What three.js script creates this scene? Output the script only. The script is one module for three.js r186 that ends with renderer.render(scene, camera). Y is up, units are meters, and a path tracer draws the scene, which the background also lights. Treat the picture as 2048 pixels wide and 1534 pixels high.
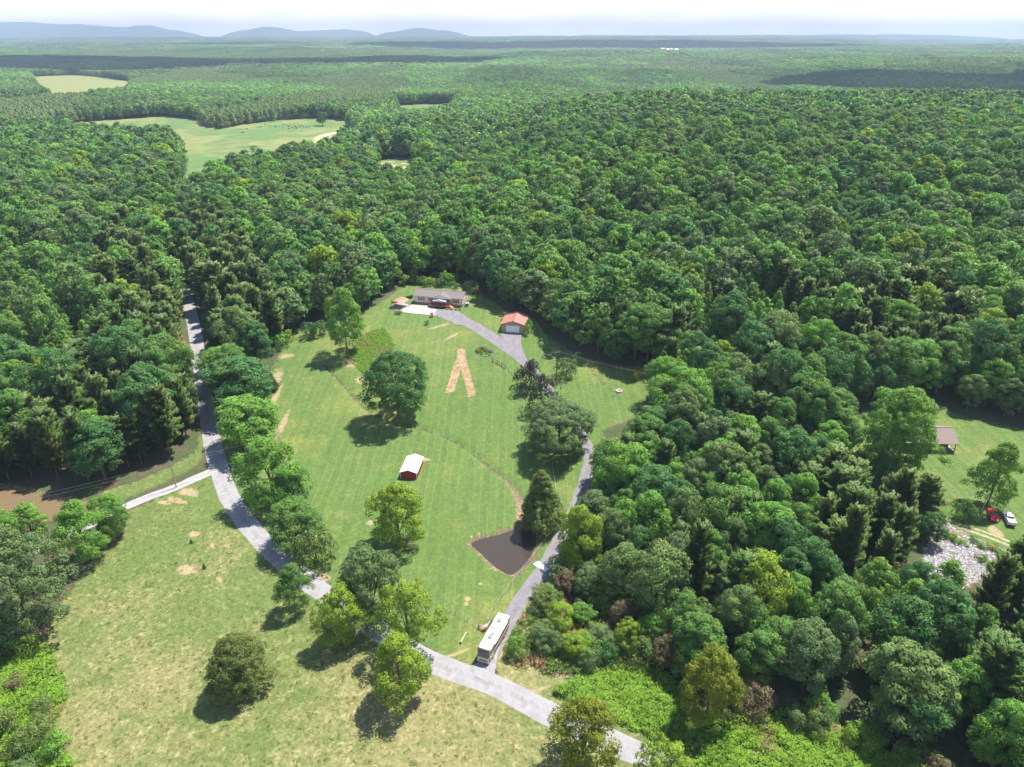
import * as THREE from 'three';
import { mergeGeometries } from 'three/addons/utils/BufferGeometryUtils.js';
import { RoundedBoxGeometry } from 'three/addons/geometries/RoundedBoxGeometry.js';
import { MarchingCubes } from 'three/addons/objects/MarchingCubes.js';

// ---------------------------------------------------------------- camera, sky, sun, exposure
const scene = new THREE.Scene();
const camera = new THREE.PerspectiveCamera(56.72, 1024 / 767, 1, 60000);
camera.position.set(0, 109, 0);
camera.rotation.x = -26.1 * Math.PI / 180;
const renderer = new THREE.WebGLRenderer({ antialias: true });
renderer.toneMapping = THREE.LinearToneMapping;
renderer.toneMappingExposure = 2.1;
renderer.shadowMap.enabled = true;
renderer.shadowMap.type = THREE.PCFSoftShadowMap;

const toSun = new THREE.Vector3(0.33, 0.9, -0.28).normalize();
const sun = new THREE.DirectionalLight(new THREE.Color().setRGB(1, 0.95, 0.86), 5);
sun.position.copy(toSun).multiplyScalar(900).add(new THREE.Vector3(0, 0, -400));
sun.target.position.set(0, 0, -400);
sun.castShadow = true; sun.shadow.radius = 1;
sun.shadow.mapSize.set(4096, 4096);
Object.assign(sun.shadow.camera, { left: -450, right: 450, top: 450, bottom: -450, near: 10, far: 2500 });
scene.add(sun, sun.target);

// ---------------------------------------------------------------- small maths
const rnd = (seed) => { let a = seed >>> 0; return () => { a = (a + 0x6D2B79F5) | 0; let t = Math.imul(a ^ (a >>> 15), 1 | a); t = (t + Math.imul(t ^ (t >>> 7), 61 | t)) ^ t; return ((t ^ (t >>> 14)) >>> 0) / 4294967296; }; };
const S = (a, b, t) => { t = Math.min(1, Math.max(0, (t - a) / (b - a))); return t * t * (3 - 2 * t); };
const mix = (a, b, t) => a + (b - a) * t;
const hash = (x, y) => { let h = Math.imul(x | 0, 374761393) ^ Math.imul(y | 0, 668265263); h = Math.imul(h ^ (h >>> 13), 1274126177); return ((h ^ (h >>> 16)) >>> 0) / 4294967296; };
const noise = (x, y) => { const i = Math.floor(x), j = Math.floor(y); let u = x - i, v = y - j; u = u * u * (3 - 2 * u); v = v * v * (3 - 2 * v); return mix(mix(hash(i, j), hash(i + 1, j), u), mix(hash(i, j + 1), hash(i + 1, j + 1), u), v); };
const fbm = (x, y) => 0.5 * noise(x, y) + 0.3 * noise(x * 2.1 + 7, y * 2.1 + 3) + 0.2 * noise(x * 4.3 + 1, y * 4.3 + 9);
const inside = (p, x, z) => { let c = false; for (let i = 0, j = p.length - 1; i < p.length; j = i++) { const a = p[i], b = p[j]; if ((a[1] > z) !== (b[1] > z) && x < (b[0] - a[0]) * (z - a[1]) / (b[1] - a[1]) + a[0]) c = !c; } return c; };
const segDist = (a, b, x, z) => { const dx = b[0] - a[0], dz = b[1] - a[1]; const t = Math.min(1, Math.max(0, ((x - a[0]) * dx + (z - a[1]) * dz) / (dx * dx + dz * dz + 1e-9))); return Math.hypot(x - a[0] - t * dx, z - a[1] - t * dz); };
const lineDist = (p, x, z, closed) => { let d = 1e9; for (let i = 0; i + 1 < p.length; i++) d = Math.min(d, segDist(p[i], p[i + 1], x, z)); if (closed) d = Math.min(d, segDist(p[p.length - 1], p[0], x, z)); return d; };
const smooth = (pts, step = 1.2) => { const c = new THREE.CatmullRomCurve3(pts.map(([x, z]) => new THREE.Vector3(x, 0, z)), false, 'centripetal'); const n = Math.max(4, Math.round(c.getLength() / step)); return c.getSpacedPoints(n).map((v) => [v.x, v.z]); };
const bounds = (p, m = 0) => { const b = [1e9, 1e9, -1e9, -1e9]; for (const [x, z] of p) { b[0] = Math.min(b[0], x - m); b[1] = Math.min(b[1], z - m); b[2] = Math.max(b[2], x + m); b[3] = Math.max(b[3], z + m); } return b; };
const inBox = (b, x, z) => x >= b[0] && x <= b[2] && z >= b[1] && z <= b[3];

// ---------------------------------------------------------------- site plan, metres (x right, z towards the viewer)
const ROAD = smooth([[-169.33, -347.26], [-147.91, -307.15], [-129.84, -270.6], [-114.19, -236.54], [-103.77, -214.01], [-93.61, -191.49], [-84.1, -172.02], [-73.19, -152.83], [-65.26, -142.6], [-57.22, -133.64], [-47.71, -124.63], [-36.61, -115.06], [-26.79, -107.31], [-15.88, -99.92], [-2.23, -93.87], [6.82, -88.41], [19.35, -81.83], [29.28, -76.55], [44.02, -67.49]]);
const SIDE_DRIVE = smooth([[-81.97, -167.4], [-85.97, -163.1], [-90.07, -158.31], [-94.91, -154.25], [-99.29, -149.76], [-102.97, -144.45], [-106.89, -140.2], [-111.85, -134.1], [-116.27, -126.26]]);
const DRIVE = smooth([[-5.84, -95.61], [-3.94, -102.28], [-1.44, -108.88], [2.27, -117.5], [6.92, -126.16], [10.46, -134.77], [13.86, -142.67], [17.43, -152.63], [20.34, -164.34], [22.49, -175.07], [20.8, -185.65], [17.56, -195.56], [13.7, -206.17], [9.51, -217.55], [4.22, -227.92], [-3.47, -239.29], [-11.14, -249.73], [-18.24, -258.28], [-24.51, -264.12]]);
const FLARE = [[-8.25, -98.38], [-6.02, -100.13], [-4.84, -102.9], [-2.39, -104.22], [-3.1, -99.82], [-3.32, -96.6], [-2.24, -94.09], [-4.59, -94.95], [-7.01, -96.51]];
const APRON = [[-3.96, -249.19], [3.56, -247.49], [3.3, -240.33], [4.97, -230.61], [6.61, -224.42], [3.17, -227.87], [-1.08, -234.44], [-4.74, -238.51], [-4.26, -243.71]];
const PAD = [[-43.98, -270.67], [-40.72, -276.84], [-31.78, -273.73], [-30.27, -270.72], [-30.73, -263.07], [-35.43, -264.63], [-40.12, -265.69], [-44.52, -267.3]];
const TURNING = [[-30.27, -270.72], [-23.32, -269.53], [-18.58, -264.14], [-14.97, -254.71], [-20.87, -254.13], [-26.97, -260.57], [-30.73, -263.07]];
const PADTOP = [[-49.15, -274.15], [-46.5, -279.89], [-41.99, -275.55], [-43.98, -270.67], [-44.72, -267.3], [-48.41, -270.62]];
const POND = [[-10.56, -136.44], [-7.76, -138.47], [-2.94, -140.27], [0.12, -142.15], [2.49, -144.08], [4.7, -142.43], [6.58, -139.48], [6.45, -135.73], [5.39, -132.14], [3.91, -128.69], [1.81, -125.85], [-0.22, -124.22], [-2.72, -125.72], [-5.64, -128.79], [-8.1, -132.34], [-9.72, -134.19]];
const POND_WEST = [[-159.21, -162.93], [-141.88, -161.41], [-129.17, -158.43], [-119.3, -155.34], [-110.83, -153.2], [-106.96, -150.86], [-109.51, -148.38], [-115.78, -144.85], [-124.84, -147.22], [-131.2, -145.27], [-140.41, -137.32]];
const POND_FAR = [[-222.18, -874], [-224, -920], [-207.98, -932], [-191.89, -899], [-180.27, -832], [-177.14, -786], [-193.31, -787]];
const DITCH = smooth([[-66, -227.02], [-57.99, -215.5], [-51.08, -205.6], [-44.02, -197.32], [-34.61, -191.8], [-26.56, -188.69], [-18.54, -183.51], [-11.47, -176.51], [-5.46, -168], [-1.22, -161.89], [1.06, -156.38], [2.06, -150.78], [2.01, -145.52]], 0.8);
const DITCH_B = smooth([[26.73, -229.52], [28.42, -219.78], [31.16, -213.55], [33.77, -207.53]], 0.8);
const LAWN = [[-86.5, -177.31], [-89.09, -188.44], [-87.72, -212.66], [-83.79, -227.11], [-85.15, -243.56], [-82.86, -259.43], [-70.65, -257.85], [-60.22, -264.74], [-52.26, -283.52], [-49.39, -300.31], [-37.06, -308.92], [-19.62, -300.16], [-13.66, -289.26], [-2.8, -268.27], [8.23, -261.47], [13.28, -246.58], [22.61, -233.63], [33.22, -224.42], [48.03, -224.74], [51.64, -215.88], [36.68, -193.33], [27.53, -187.84], [26.77, -174.59], [23.92, -161.9], [19.23, -148.33], [13.98, -137.49], [9.85, -127.81], [3.87, -116.76], [-0.41, -108.21], [-3.75, -98.6], [-6.1, -97.36], [-16.17, -102.68], [-27.23, -109.95], [-37.28, -118.14], [-48.4, -127.18], [-58.23, -136.97], [-66.59, -146.63], [-73.98, -156.18], [-80.54, -166.91]];
const FIELD = [[-86.38, -72.48], [-97.88, -89.28], [-95.47, -103.15], [-96.09, -111.07], [-97.13, -124.52], [-95.82, -132.97], [-94.08, -140.34], [-98.91, -146.39], [-93.89, -152.02], [-87.59, -158.77], [-82.35, -164.37], [-73.31, -150.65], [-64.29, -139.69], [-53.46, -128.87], [-41.62, -118.15], [-30.06, -108.54], [-15.72, -98.34], [-3.13, -92.28], [6.76, -87.16], [19.15, -80.42], [31.74, -73.25], [36.89, -69.13], [-53.89, -64.43]];
const VERGE_EAST = [[-3.7, -96.82], [-1.41, -106.2], [2.76, -114.55], [9.76, -126.15], [15.11, -136.56], [20.71, -132.93], [10.51, -119.8], [5.21, -108.29], [7.35, -99.41], [21.33, -89.36], [40.21, -80.19], [53.58, -72.09], [36.42, -67.59], [29.12, -75.85], [19.35, -81.83], [6.84, -88.83]];
const VERGE_WEST = [[-109.94, -145.68], [-101.8, -152.21], [-93.82, -160.73], [-88.29, -170.72], [-90.18, -180.06], [-95.61, -188.64], [-91.53, -176.02], [-96.57, -166.98], [-102.06, -160.94], [-109.28, -156.52], [-107.04, -149.78]];
const YARD = [[103.73, -193.88], [115.9, -200.34], [133.31, -203.25], [142.66, -193.88], [158.94, -187.55], [174.93, -163.3], [126.42, -103.2], [117.52, -126.14], [110, -136.71], [104.07, -143.63], [98.28, -152.27], [95.54, -170.22]];
const GARDEN = [[106.83, -144.16], [112.59, -137.04], [119.69, -129.48], [122.11, -122.91], [114.41, -121.34], [104.3, -122.94], [96.51, -118.97], [93.81, -126.29], [97.22, -133.27], [103.5, -140.67]];
const VINES = [[-54.68, -248.15], [-48.83, -252.88], [-42.58, -238.39], [-45.63, -227.42], [-46.04, -212.64], [-59.13, -231.6]];
const THICKET = [[-1.38, -102.97], [1.66, -110.29], [6.65, -119.03], [11.92, -124.51], [19.61, -122.91], [29.19, -113.88], [31.54, -104.39], [21.7, -98.31], [12, -97.1], [5.35, -97.59], [1.54, -98.71]];
const KUDZU = [[7.97, -93.06], [14.92, -97.71], [23.01, -100.71], [29.25, -97.67], [33.93, -89.23], [40.49, -87.02], [48.03, -88.4], [55.37, -86.68], [62.28, -80.7], [66.62, -74.43], [50.95, -65.91], [35.35, -69.15], [27.8, -81.32], [18.35, -87.28], [9.72, -91.44]];
const KUDZU_WEST = [[-108.03, -104.25], [-100.18, -104.37], [-93.26, -104.44], [-86.79, -98.31], [-81.52, -91.49], [-81.23, -86.24], [-77.07, -81.3], [-69.76, -75.75], [-67.71, -69.1], [-87.25, -69.24]];
const CROSS = [[[-19.68, -236.02], [-16.98, -236.12], [-16.34, -230.95], [-19.53, -230.82]], [[-19.53, -230.82], [-16.69, -230.93], [-19.08, -208.64], [-21.99, -208.02]], [[-19.17, -230.83], [-16.73, -231.61], [-11.78, -207.1], [-14.17, -205.91]]];
const FIELDS = [
  [[-623, -1008], [-579, -1060], [-510, -1111], [-451, -1076], [-412, -999], [-377.21, -969], [-357.13, -1025], [-328.23, -1067], [-274.15, -1092], [-225.99, -1051], [-182.86, -878], [-178.93, -712], [-191.95, -672], [-200, -617], [-231.26, -573], [-217.43, -513], [-235.61, -507], [-274.62, -606], [-309.68, -696], [-360.67, -808], [-415, -816], [-504, -875]],
  [[-1406, -2255], [-1401, -2480], [-1061, -2147], [-744, -1484], [-749, -1360], [-797, -1319], [-1109, -1787]],
  [[-202.57, -1316], [-156.7, -1371], [-96.78, -1352], [-84.47, -1078], [-119.04, -1037], [-157.17, -1040]],
  [[-129.98, -703], [-114.08, -719], [-92.03, -699], [-71.6, -559], [-85.93, -537], [-104.06, -573]]];
for (const p of [POND, POND_WEST, POND_FAR]) { const c = new THREE.CatmullRomCurve3(p.map(([x, z]) => new THREE.Vector3(x, 0, z)), true, 'centripetal').getPoints(90); p.length = 0; for (let k = 0; k < 90; k++) p.push([c[k].x, c[k].z]); }
// places where the wild forest does not grow
const OPEN = [[[-167.49, -342.94], [-130.29, -270.69], [-105.63, -217.53], [-89.29, -182.8], [-81.54, -173.02], [-88.68, -188.98], [-98.64, -211.78], [-110.09, -239.6], [-121.96, -262.92], [-137.24, -289.55], [-146.46, -306.75]], LAWN, YARD, ...FIELDS, POND_FAR,
  [[-90.34, -185.63], [-86.67, -209.39], [-83.79, -227.11], [-85.15, -243.56], [-82.86, -259.43], [-70.65, -257.85], [-60.42, -265.76], [-52.77, -286.75], [-49.78, -303.03], [-37.34, -311.66], [-19.76, -302.82], [-12.67, -291.14], [-2.43, -271.49], [9.04, -262.39], [13.85, -246.59], [22.66, -234.32], [33.3, -225.06], [46.11, -223.55], [44.61, -184.55], [33.02, -170.42], [25.76, -166.13], [27, -171.49], [24.6, -161.9], [19.87, -148.33], [15.26, -138.42], [11.67, -129.49], [14.04, -122.91], [23.07, -109.46], [29.72, -101.58], [32.03, -94.4], [41.39, -90.15], [49.82, -91.03], [57.99, -86.63], [65.64, -80.66], [71.38, -68.76], [-48.03, -51.59], [-142.95, -64.31], [-160.2, -124.61], [-142.24, -154], [-129.46, -158.91], [-112.02, -156.64], [-99.06, -163.28], [-89.01, -172.55]],
  [[103.73, -193.88], [115.1, -200.34], [134.02, -204.69], [143.58, -195.54], [159.93, -189.13], [184.52, -158.56], [126.21, -91.51], [113.47, -116.96], [99.75, -117.19], [91.87, -113.05], [88.16, -118.45], [90.77, -126.45], [92.38, -137.35], [86.59, -142.73], [88.48, -160.6]]];
for (const p of OPEN) p.box = bounds(p);
const ROADLINES = [[ROAD, 4.2], [SIDE_DRIVE, 3.6], [DRIVE, 3.4]].map(([p, w]) => ({ p, w, box: bounds(p, w) }));

// ---------------------------------------------------------------- ground heights
function hillHeight(x, z) {
  const D = -z, f = S(900, 1700, D);
  let h = 10 * S(165, 275, D) * S(-150, -50, x) + 4 * S(200, 330, D) * (1 - S(-150, -50, x)) * (1 - S(500, 800, D));
  h -= 6 * S(330, 520, D) * S(-150, -50, x) * (1 - S(-50, 60, x));
  h += 20 * S(285, 440, D) * S(-90, 110, x - 0.1 * (D - 300)) * (1 - S(850, 1350, D));
  h -= 34 * S(850, 1300, D) * (1 - S(1900, 2700, D)) * S(-90, 250, x - 80);
  h += f * (13 * Math.sin(x / 640 + 1.3) * Math.sin(D / 520 + 0.5) + 9 * Math.sin(x / 390 + D / 300) + 6 * Math.sin(x / 1500 - D / 1300 + 2));
  h += 62 * S(5000, 15000, D) * (1 - S(0.2, 0.62, x / Math.max(D, 1)));
  return h + 0.5 * Math.sin(x / 17 + 0.4) * Math.sin(D / 23 + 1) * (1 - f);
}
const RECT = { x0: -190, x1: 190, z0: -345, z1: -60 };
const level = (poly) => { let s = 0; for (const [x, z] of poly) s += hillHeight(x, z); return s / poly.length; };
const basins = [[POND, 1.3], [POND_WEST, 1.2], [POND_FAR, 1.2]].map(([p, d]) => ({ p, d, y: level(p), box: bounds(p, 6) }));
const ditches = [[DITCH, 1.0, 0.75], [DITCH_B, 0.7, 0.35]].map(([p, w, d]) => ({ p, w, d, box: bounds(p, 3) }));
function groundHeight(x, z) {
  let h = hillHeight(x, z);
  for (const b of basins) if (inBox(b.box, x, z)) {
    const d = lineDist(b.p, x, z, true) * (inside(b.p, x, z) ? -1 : 1);
    h = mix(h, b.y, 1 - S(0, 5, d)) - b.d * (1 - S(-2.5, 0.6, d));
  }
  for (const b of ditches) if (inBox(b.box, x, z)) {
    const low = S(-185, -150, z), d = lineDist(b.p, x, z) + 0.5 * (noise(x * 0.9, z * 0.9) - 0.5);
    h -= b.d * (1 - S(b.w * 0.3, b.w * mix(0.8, 1.3, low), d));
  }
  return h;
}
// the sheet's own grid, so that everything laid on it follows the same facets
const axis = (a, b, step, out) => { const v = []; for (let q = a; q <= b + 1e-6; q += step) v.push(q); let s = step; const up = []; for (let q = b; q < out[1];) { s = Math.min(s * 1.13, 900); q += s; up.push(q); } s = step; const dn = []; for (let q = a; q > out[0];) { s = Math.min(s * 1.13, 900); q -= s; dn.unshift(q); } return [...dn, ...v, ...up]; };
const XS = axis(RECT.x0, RECT.x1, 1, [-17000, 17000]), ZS = axis(RECT.z0, RECT.z1, 1, [-20000, 500]);
const NX = XS.length, NZ = ZS.length, HG = new Float32Array(NX * NZ);
for (let j = 0; j < NZ; j++) for (let i = 0; i < NX; i++) HG[j * NX + i] = groundHeight(XS[i], ZS[j]);
const find = (A, v) => { let lo = 0, hi = A.length - 2; while (lo < hi) { const m = (lo + hi + 1) >> 1; if (A[m] <= v) lo = m; else hi = m - 1; } return lo; };
function H(x, z) {
  const i = find(XS, x), j = find(ZS, z), u = (x - XS[i]) / (XS[i + 1] - XS[i]), v = (z - ZS[j]) / (ZS[j + 1] - ZS[j]);
  const a = HG[j * NX + i], b = HG[j * NX + i + 1], c = HG[(j + 1) * NX + i], d = HG[(j + 1) * NX + i + 1];
  return u + v < 1 ? a + (b - a) * u + (c - a) * v : d + (c - d) * (1 - u) + (b - d) * (1 - v);
}

// ---------------------------------------------------------------- materials and helpers
const lin = (r, g, b) => new THREE.Color().setRGB(r, g, b);
const mat = (r, g, b, rough = 0.85, more = {}) => new THREE.MeshStandardMaterial({ color: lin(r, g, b), roughness: rough, ...more });
const names = {};
const numbered = (n) => { const k = names[n] = (names[n] ?? -1) + 1; return k ? n + '_' + String(k).padStart(3, '0') : n; };
const shade = (o) => { o.traverse((m) => { if (m.isMesh) { m.castShadow = m.receiveShadow = true; } }); return o; };
function thing(name, label, category, [x, y, z] = [0, 0, 0], turn = 0, group) {
  const o = new THREE.Group(); o.name = numbered(name); o.position.set(x, y, z); o.rotation.y = turn;
  o.userData = { label, category }; if (group) o.userData.group = group; scene.add(o); return o;
}
function part(name, geos, material, parent, label) {
  const list = (Array.isArray(geos) ? geos : [geos]).map((g) => g.index ? g.toNonIndexed() : g);
  const m = new THREE.Mesh(list.length > 1 ? mergeGeometries(list) : list[0], material);
  m.name = name; m.castShadow = m.receiveShadow = true; if (label) m.userData.label = label; parent.add(m); return m;
}
function setting(name, geo, material) { const m = new THREE.Mesh(geo, material); m.name = numbered(name); m.userData.kind = 'structure'; m.castShadow = m.receiveShadow = true; scene.add(m); return m; }
const box = (w, h, d, x = 0, y = 0, z = 0, rx = 0, ry = 0, rz = 0) => { const g = new THREE.BoxGeometry(w, h, d); if (rz) g.rotateZ(rz); if (rx) g.rotateX(rx); if (ry) g.rotateY(ry); return g.translate(x, y, z); };
const rbox = (w, h, d, r, x = 0, y = 0, z = 0) => new RoundedBoxGeometry(w, h, d, 3, r).translate(x, y, z);
const cyl = (r0, r1, h, x = 0, y = 0, z = 0, n = 10) => new THREE.CylinderGeometry(r1, r0, h, n).translate(x, y + h / 2, z);
const bar = (a, b, r, n = 6, r2 = r) => { const A = new THREE.Vector3(...a), B = new THREE.Vector3(...b), d = B.clone().sub(A); const g = new THREE.CylinderGeometry(r2, r, d.length(), n); g.applyQuaternion(new THREE.Quaternion().setFromUnitVectors(new THREE.Vector3(0, 1, 0), d.clone().normalize())); return g.translate(...A.add(B).multiplyScalar(0.5).toArray()); };
const prism = (pts, depth, bevel = 0) => new THREE.ExtrudeGeometry(new THREE.Shape(pts.map(([x, y]) => new THREE.Vector2(x, y))), { depth, bevelEnabled: bevel > 0, bevelSize: bevel, bevelThickness: bevel, bevelSegments: 2 });
function texture(w, h, fn, srgb = true) {
  const d = new Uint8Array(w * h * 4), c = [0, 0, 0], enc = (v) => { v = Math.min(1, Math.max(0, v)); return Math.round(255 * (v <= 0.0031308 ? v * 12.92 : 1.055 * v ** (1 / 2.4) - 0.055)); };
  for (let j = 0; j < h; j++) for (let i = 0; i < w; i++) { fn(i, j, c); const k = (j * w + i) * 4; for (let q = 0; q < 3; q++) d[k + q] = srgb ? enc(c[q]) : Math.round(255 * Math.min(1, Math.max(0, c[q]))); d[k + 3] = 255; }
  const t = new THREE.DataTexture(d, w, h); t.magFilter = THREE.LinearFilter; t.minFilter = THREE.LinearFilter; if (srgb) t.colorSpace = THREE.SRGBColorSpace; t.wrapS = t.wrapT = THREE.RepeatWrapping; t.needsUpdate = true; return t;
}

// ---------------------------------------------------------------- sky: pale summer haze with thin cloud
{
  const W = 1024, HH = 512, d = new Float32Array(W * HH * 4);
  for (let j = 0; j < HH; j++) for (let i = 0; i < W; i++) {
    const el = ((j + 0.5) / HH - 0.5) * Math.PI, az = (i / W) * Math.PI * 2, e = Math.max(0, el), k = (j * W + i) * 4;
    const t = 1 - Math.exp(-e * 4.8), cx = Math.cos(az) / (0.12 + Math.sin(e)), cz = Math.sin(az) / (0.12 + Math.sin(e));
    const cl = S(0.5, 0.75, fbm(cx * 1.4 + 20, cz * 1.4 + 11)) * (0.35 + 0.25 * t), veil = 0.05 * (noise(az * 9, el * 60) - 0.5) * (1 - t);
    const sky = [mix(0.93, 0.10, t), mix(0.86, 0.18, t), mix(0.72, 0.38, t)];
    for (let q = 0; q < 3; q++) d[k + q] = mix(sky[q], 0.56, cl) + veil;
    d[k + 3] = 1;
  }
  const t = new THREE.DataTexture(d, W, HH, THREE.RGBAFormat, THREE.FloatType);
  t.mapping = THREE.EquirectangularReflectionMapping; t.magFilter = t.minFilter = THREE.LinearFilter; t.needsUpdate = true;
  scene.background = t; scene.environment = t;
}
scene.fog = new THREE.FogExp2(lin(0.58, 0.75, 1.0), 0.000085);

// ---------------------------------------------------------------- ground sheet and its colours
const MOW = (() => { const a = [-20.16, -133.07], b = [-20.13, -160.25]; const d = Math.hypot(b[0] - a[0], b[1] - a[1]); return [(b[0] - a[0]) / d, (b[1] - a[1]) / d]; })();
const boxed = (p, m = 3) => ({ p, box: bounds(p, m) });
const zLawn = boxed(LAWN), zField = boxed(FIELD), zVerge = boxed(VERGE_EAST), zVergeW = boxed(VERGE_WEST), zYard = boxed(YARD), zGarden = boxed(GARDEN), zVines = boxed(VINES), zKud = boxed(KUDZU), zKudW = boxed(KUDZU_WEST), zPond = boxed(POND, 7), zPondW = boxed(POND_WEST, 8), zCross = CROSS.map((p) => boxed(p, 1)), zThick = boxed(THICKET);
const hit = (b, x, z) => inBox(b.box, x, z) && inside(b.p, x, z);
// bare soil and worn spots seen in the grass: centre, half width, half length, turn
const SPOTS = [[[-85.38, -155.99], 3.2, 1.6, 0.5], [[-87.39, -152.62], 3.5, 1.0, 0.4], [[-77.21, -138.85], 1.4, 1.4, 0], [[-73.63, -126.16], 2.5, 1.8, 0], [[-71.23, -134.85], 1.6, 0.7, 1], [[-65.08, -122.93], 1.4, 0.6, 0.8], [[-89.78, -151.54], 2, 0.9, 0.3],
  [[-9.48, -116.98], 0.8, 0.9, 0], [[-9.72, -115.63], 0.6, 0.8, 0], [[-6.86, -121.66], 0.6, 0.5, 0], [[-28.22, -174.37], 0.6, 0.5, 0], [[-25.69, -173.59], 2.2, 0.9, 0.2], [[-24.4, -135.74], 1.1, 1, 0], [[-77.57, -205.58], 1.2, 9, 0], [[-80.82, -221.67], 2, 5, -0.2], [[-70.67, -190.84], 1.2, 9, 0], [[-81.63, -234.82], 3, 2, 0],
  [[-27.52, -253.57], 5, 0.9, -0.6], [[-22.15, -245.31], 5, 0.9, -0.9], [[117.96, -139.98], 1.5, 3, 0], [[-42.45, -123.81], 2, 1.5, 0], [[-35.52, -144.31], 1, 1, 0], [[-1.97, -95.12], 2.5, 1, -0.5], [[3.33, -92.98], 4, 0.5, -0.4], [[-11.64, -101.5], 5, 0.5, -0.5], [[-56.82, -227.03], 4, 2.5, 0.7], [[-50.42, -215.71], 3, 2, 0.7], [[9.65, -97.66], 2, 1, 0]]
  .map(([c, a, b, t]) => ({ x: c[0], z: c[1], a, b, c: Math.cos(t), s: Math.sin(t), r: Math.max(a, b) * 1.5 }));
const YARD_TRACK = smooth([[106.26, -190.63], [99.27, -182.8], [100.46, -162.59], [103.53, -149.89], [108.94, -143.49], [114.87, -138.88], [121.36, -132.07], [126.56, -122.91]], 1.5);
function localColour(x, z, c) {
  const n1 = fbm(x * 0.045 + 3, z * 0.045), n2 = fbm(x * 0.23, z * 0.23 + 5), n3 = noise(x * 1.1, z * 1.1), n4 = noise(x * 3.3 + 9, z * 3.3), ex = x + 1.6 * (n3 - 0.5) + 1.4 * (n4 - 0.5), ez = z + 1.6 * (noise(x * 1.1 + 40, z * 1.1) - 0.5) + 1.4 * (noise(x * 3.3, z * 3.3 + 30) - 0.5);
  const g = 0.74 + 0.52 * n4 * (0.6 + 0.8 * n3);
  let r, gr, b;
  if (hit(zLawn, ex, ez) || hit(zYard, ex, ez)) {
    const y = S(0.42, 0.85, n1 * 0.75 + n2 * 0.25), m = (x * -MOW[1] + z * MOW[0]) + 0.5 * (noise(x * 0.12, z * 0.12) - 0.5), st = Math.abs(((m / 2.1) % 1 + 1) % 1 - 0.5) * 2, line = st > 0.8 ? S(0.3, 0.7, noise(m * 0.33, z * 0.05 + x * 0.02)) * 0.5 : 0, wide = ((Math.floor(m / 2.1) % 2) ? 0.04 : -0.04);
    r = mix(0.105, 0.195, y) * g; gr = mix(0.18, 0.225, y) * g; b = mix(0.034, 0.05, y) * g;
    r *= 1 + wide; gr *= 1 + wide; r = mix(r, 0.28, line * 0.4); gr = mix(gr, 0.32, line * 0.4); b = mix(b, 0.11, line * 0.4);
    const dry = S(0.62, 0.8, n2 * 0.6 + n3 * 0.25 + n4 * 0.2) * 0.25; r = mix(r, 0.27, dry); gr = mix(gr, 0.235, dry); b = mix(b, 0.1, dry);
  } else if (hit(zField, ex, ez) || hit(zVerge, ex, ez) || hit(zVergeW, ex, ez)) {
    const tan = S(0.46, 0.92, 0.46 * n1 + 0.32 * n2 + 0.14 * n3 + 0.16 * n4 + 0.16 * S(-150, -85, z) - 0.12 * S(-135, -165, z));
    r = mix(0.125, 0.27, tan) * g; gr = mix(0.18, 0.245, tan) * g; b = mix(0.038, 0.1, tan) * g;
    const straw = S(0.75, 0.9, n4 * 0.7 + n3 * 0.3) * tan; r = mix(r, 0.52, straw * 0.5); gr = mix(gr, 0.44, straw * 0.5); b = mix(b, 0.25, straw * 0.5);
  } else { r = 0.065 * g; gr = 0.095 * g; b = 0.03 * g; const l = S(0.4, 0.7, n2); r = mix(r, 0.11 * g, l); gr = mix(gr, 0.085 * g, l); b = mix(b, 0.045 * g, l); }
  if (hit(zVines, ex, ez) || hit(zKud, ex, ez) || hit(zKudW, ex, ez)) { r = 0.07 * g; gr = 0.13 * g; b = 0.02 * g; }
  for (const q of zCross) if (hit(q, x + 0.35 * (n4 - 0.5), z + 0.5 * (n3 - 0.5))) { const k = 0.45 + 0.5 * S(0.2, 0.7, n4 * 0.6 + n3 * 0.4); r = mix(r, 0.44 * g, k); gr = mix(gr, 0.27 * g, k); b = mix(b, 0.165 * g, k); }
  for (const q of SPOTS) { const dx = x - q.x, dz = z - q.z; if (Math.abs(dx) > q.r || Math.abs(dz) > q.r) continue; const u = (dx * q.c + dz * q.s) / q.a, v = (dz * q.c - dx * q.s) / q.b, e = u * u + v * v + 1.3 * (n3 - 0.5) + 1.1 * (n4 - 0.5) + 0.9 * (n2 - 0.5); if (e < 1) { const k = 0.8 * S(1, 0.5, e); r = mix(r, 0.46 * g, k); gr = mix(gr, 0.33 * g, k); b = mix(b, 0.2 * g, k); } }
  for (const q of ditches) if (inBox(q.box, x, z)) { const d = lineDist(q.p, x, z) + 0.9 * (n3 - 0.5) + 0.5 * (n4 - 0.5); const low = S(-175, -140, z); if (d < q.w * mix(0.45, 1.35, low)) { const k = q.d > 0.5 ? mix(0.7, 0.9, low) : 0.5, rk = n4 > 0.7 ? 1.6 : 1; r = mix(r, mix(0.1, 0.3, low) * g * rk, k); gr = mix(gr, mix(0.085, 0.2, low) * g * rk, k); b = mix(b, mix(0.05, 0.125, low) * g * rk, k); } }
  for (const q of [zPond, zPondW]) if (inBox(q.box, x, z)) { const d = lineDist(q.p, ex, ez, true) * (inside(q.p, ex, ez) ? -1 : 1); if (d < 0.9 * n2 - 0.1) { r = 0.19 * g; gr = 0.14 * g; b = 0.075 * g; if (n4 > 0.78) { r *= 1.7; gr *= 1.8; b *= 2; } } }
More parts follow.
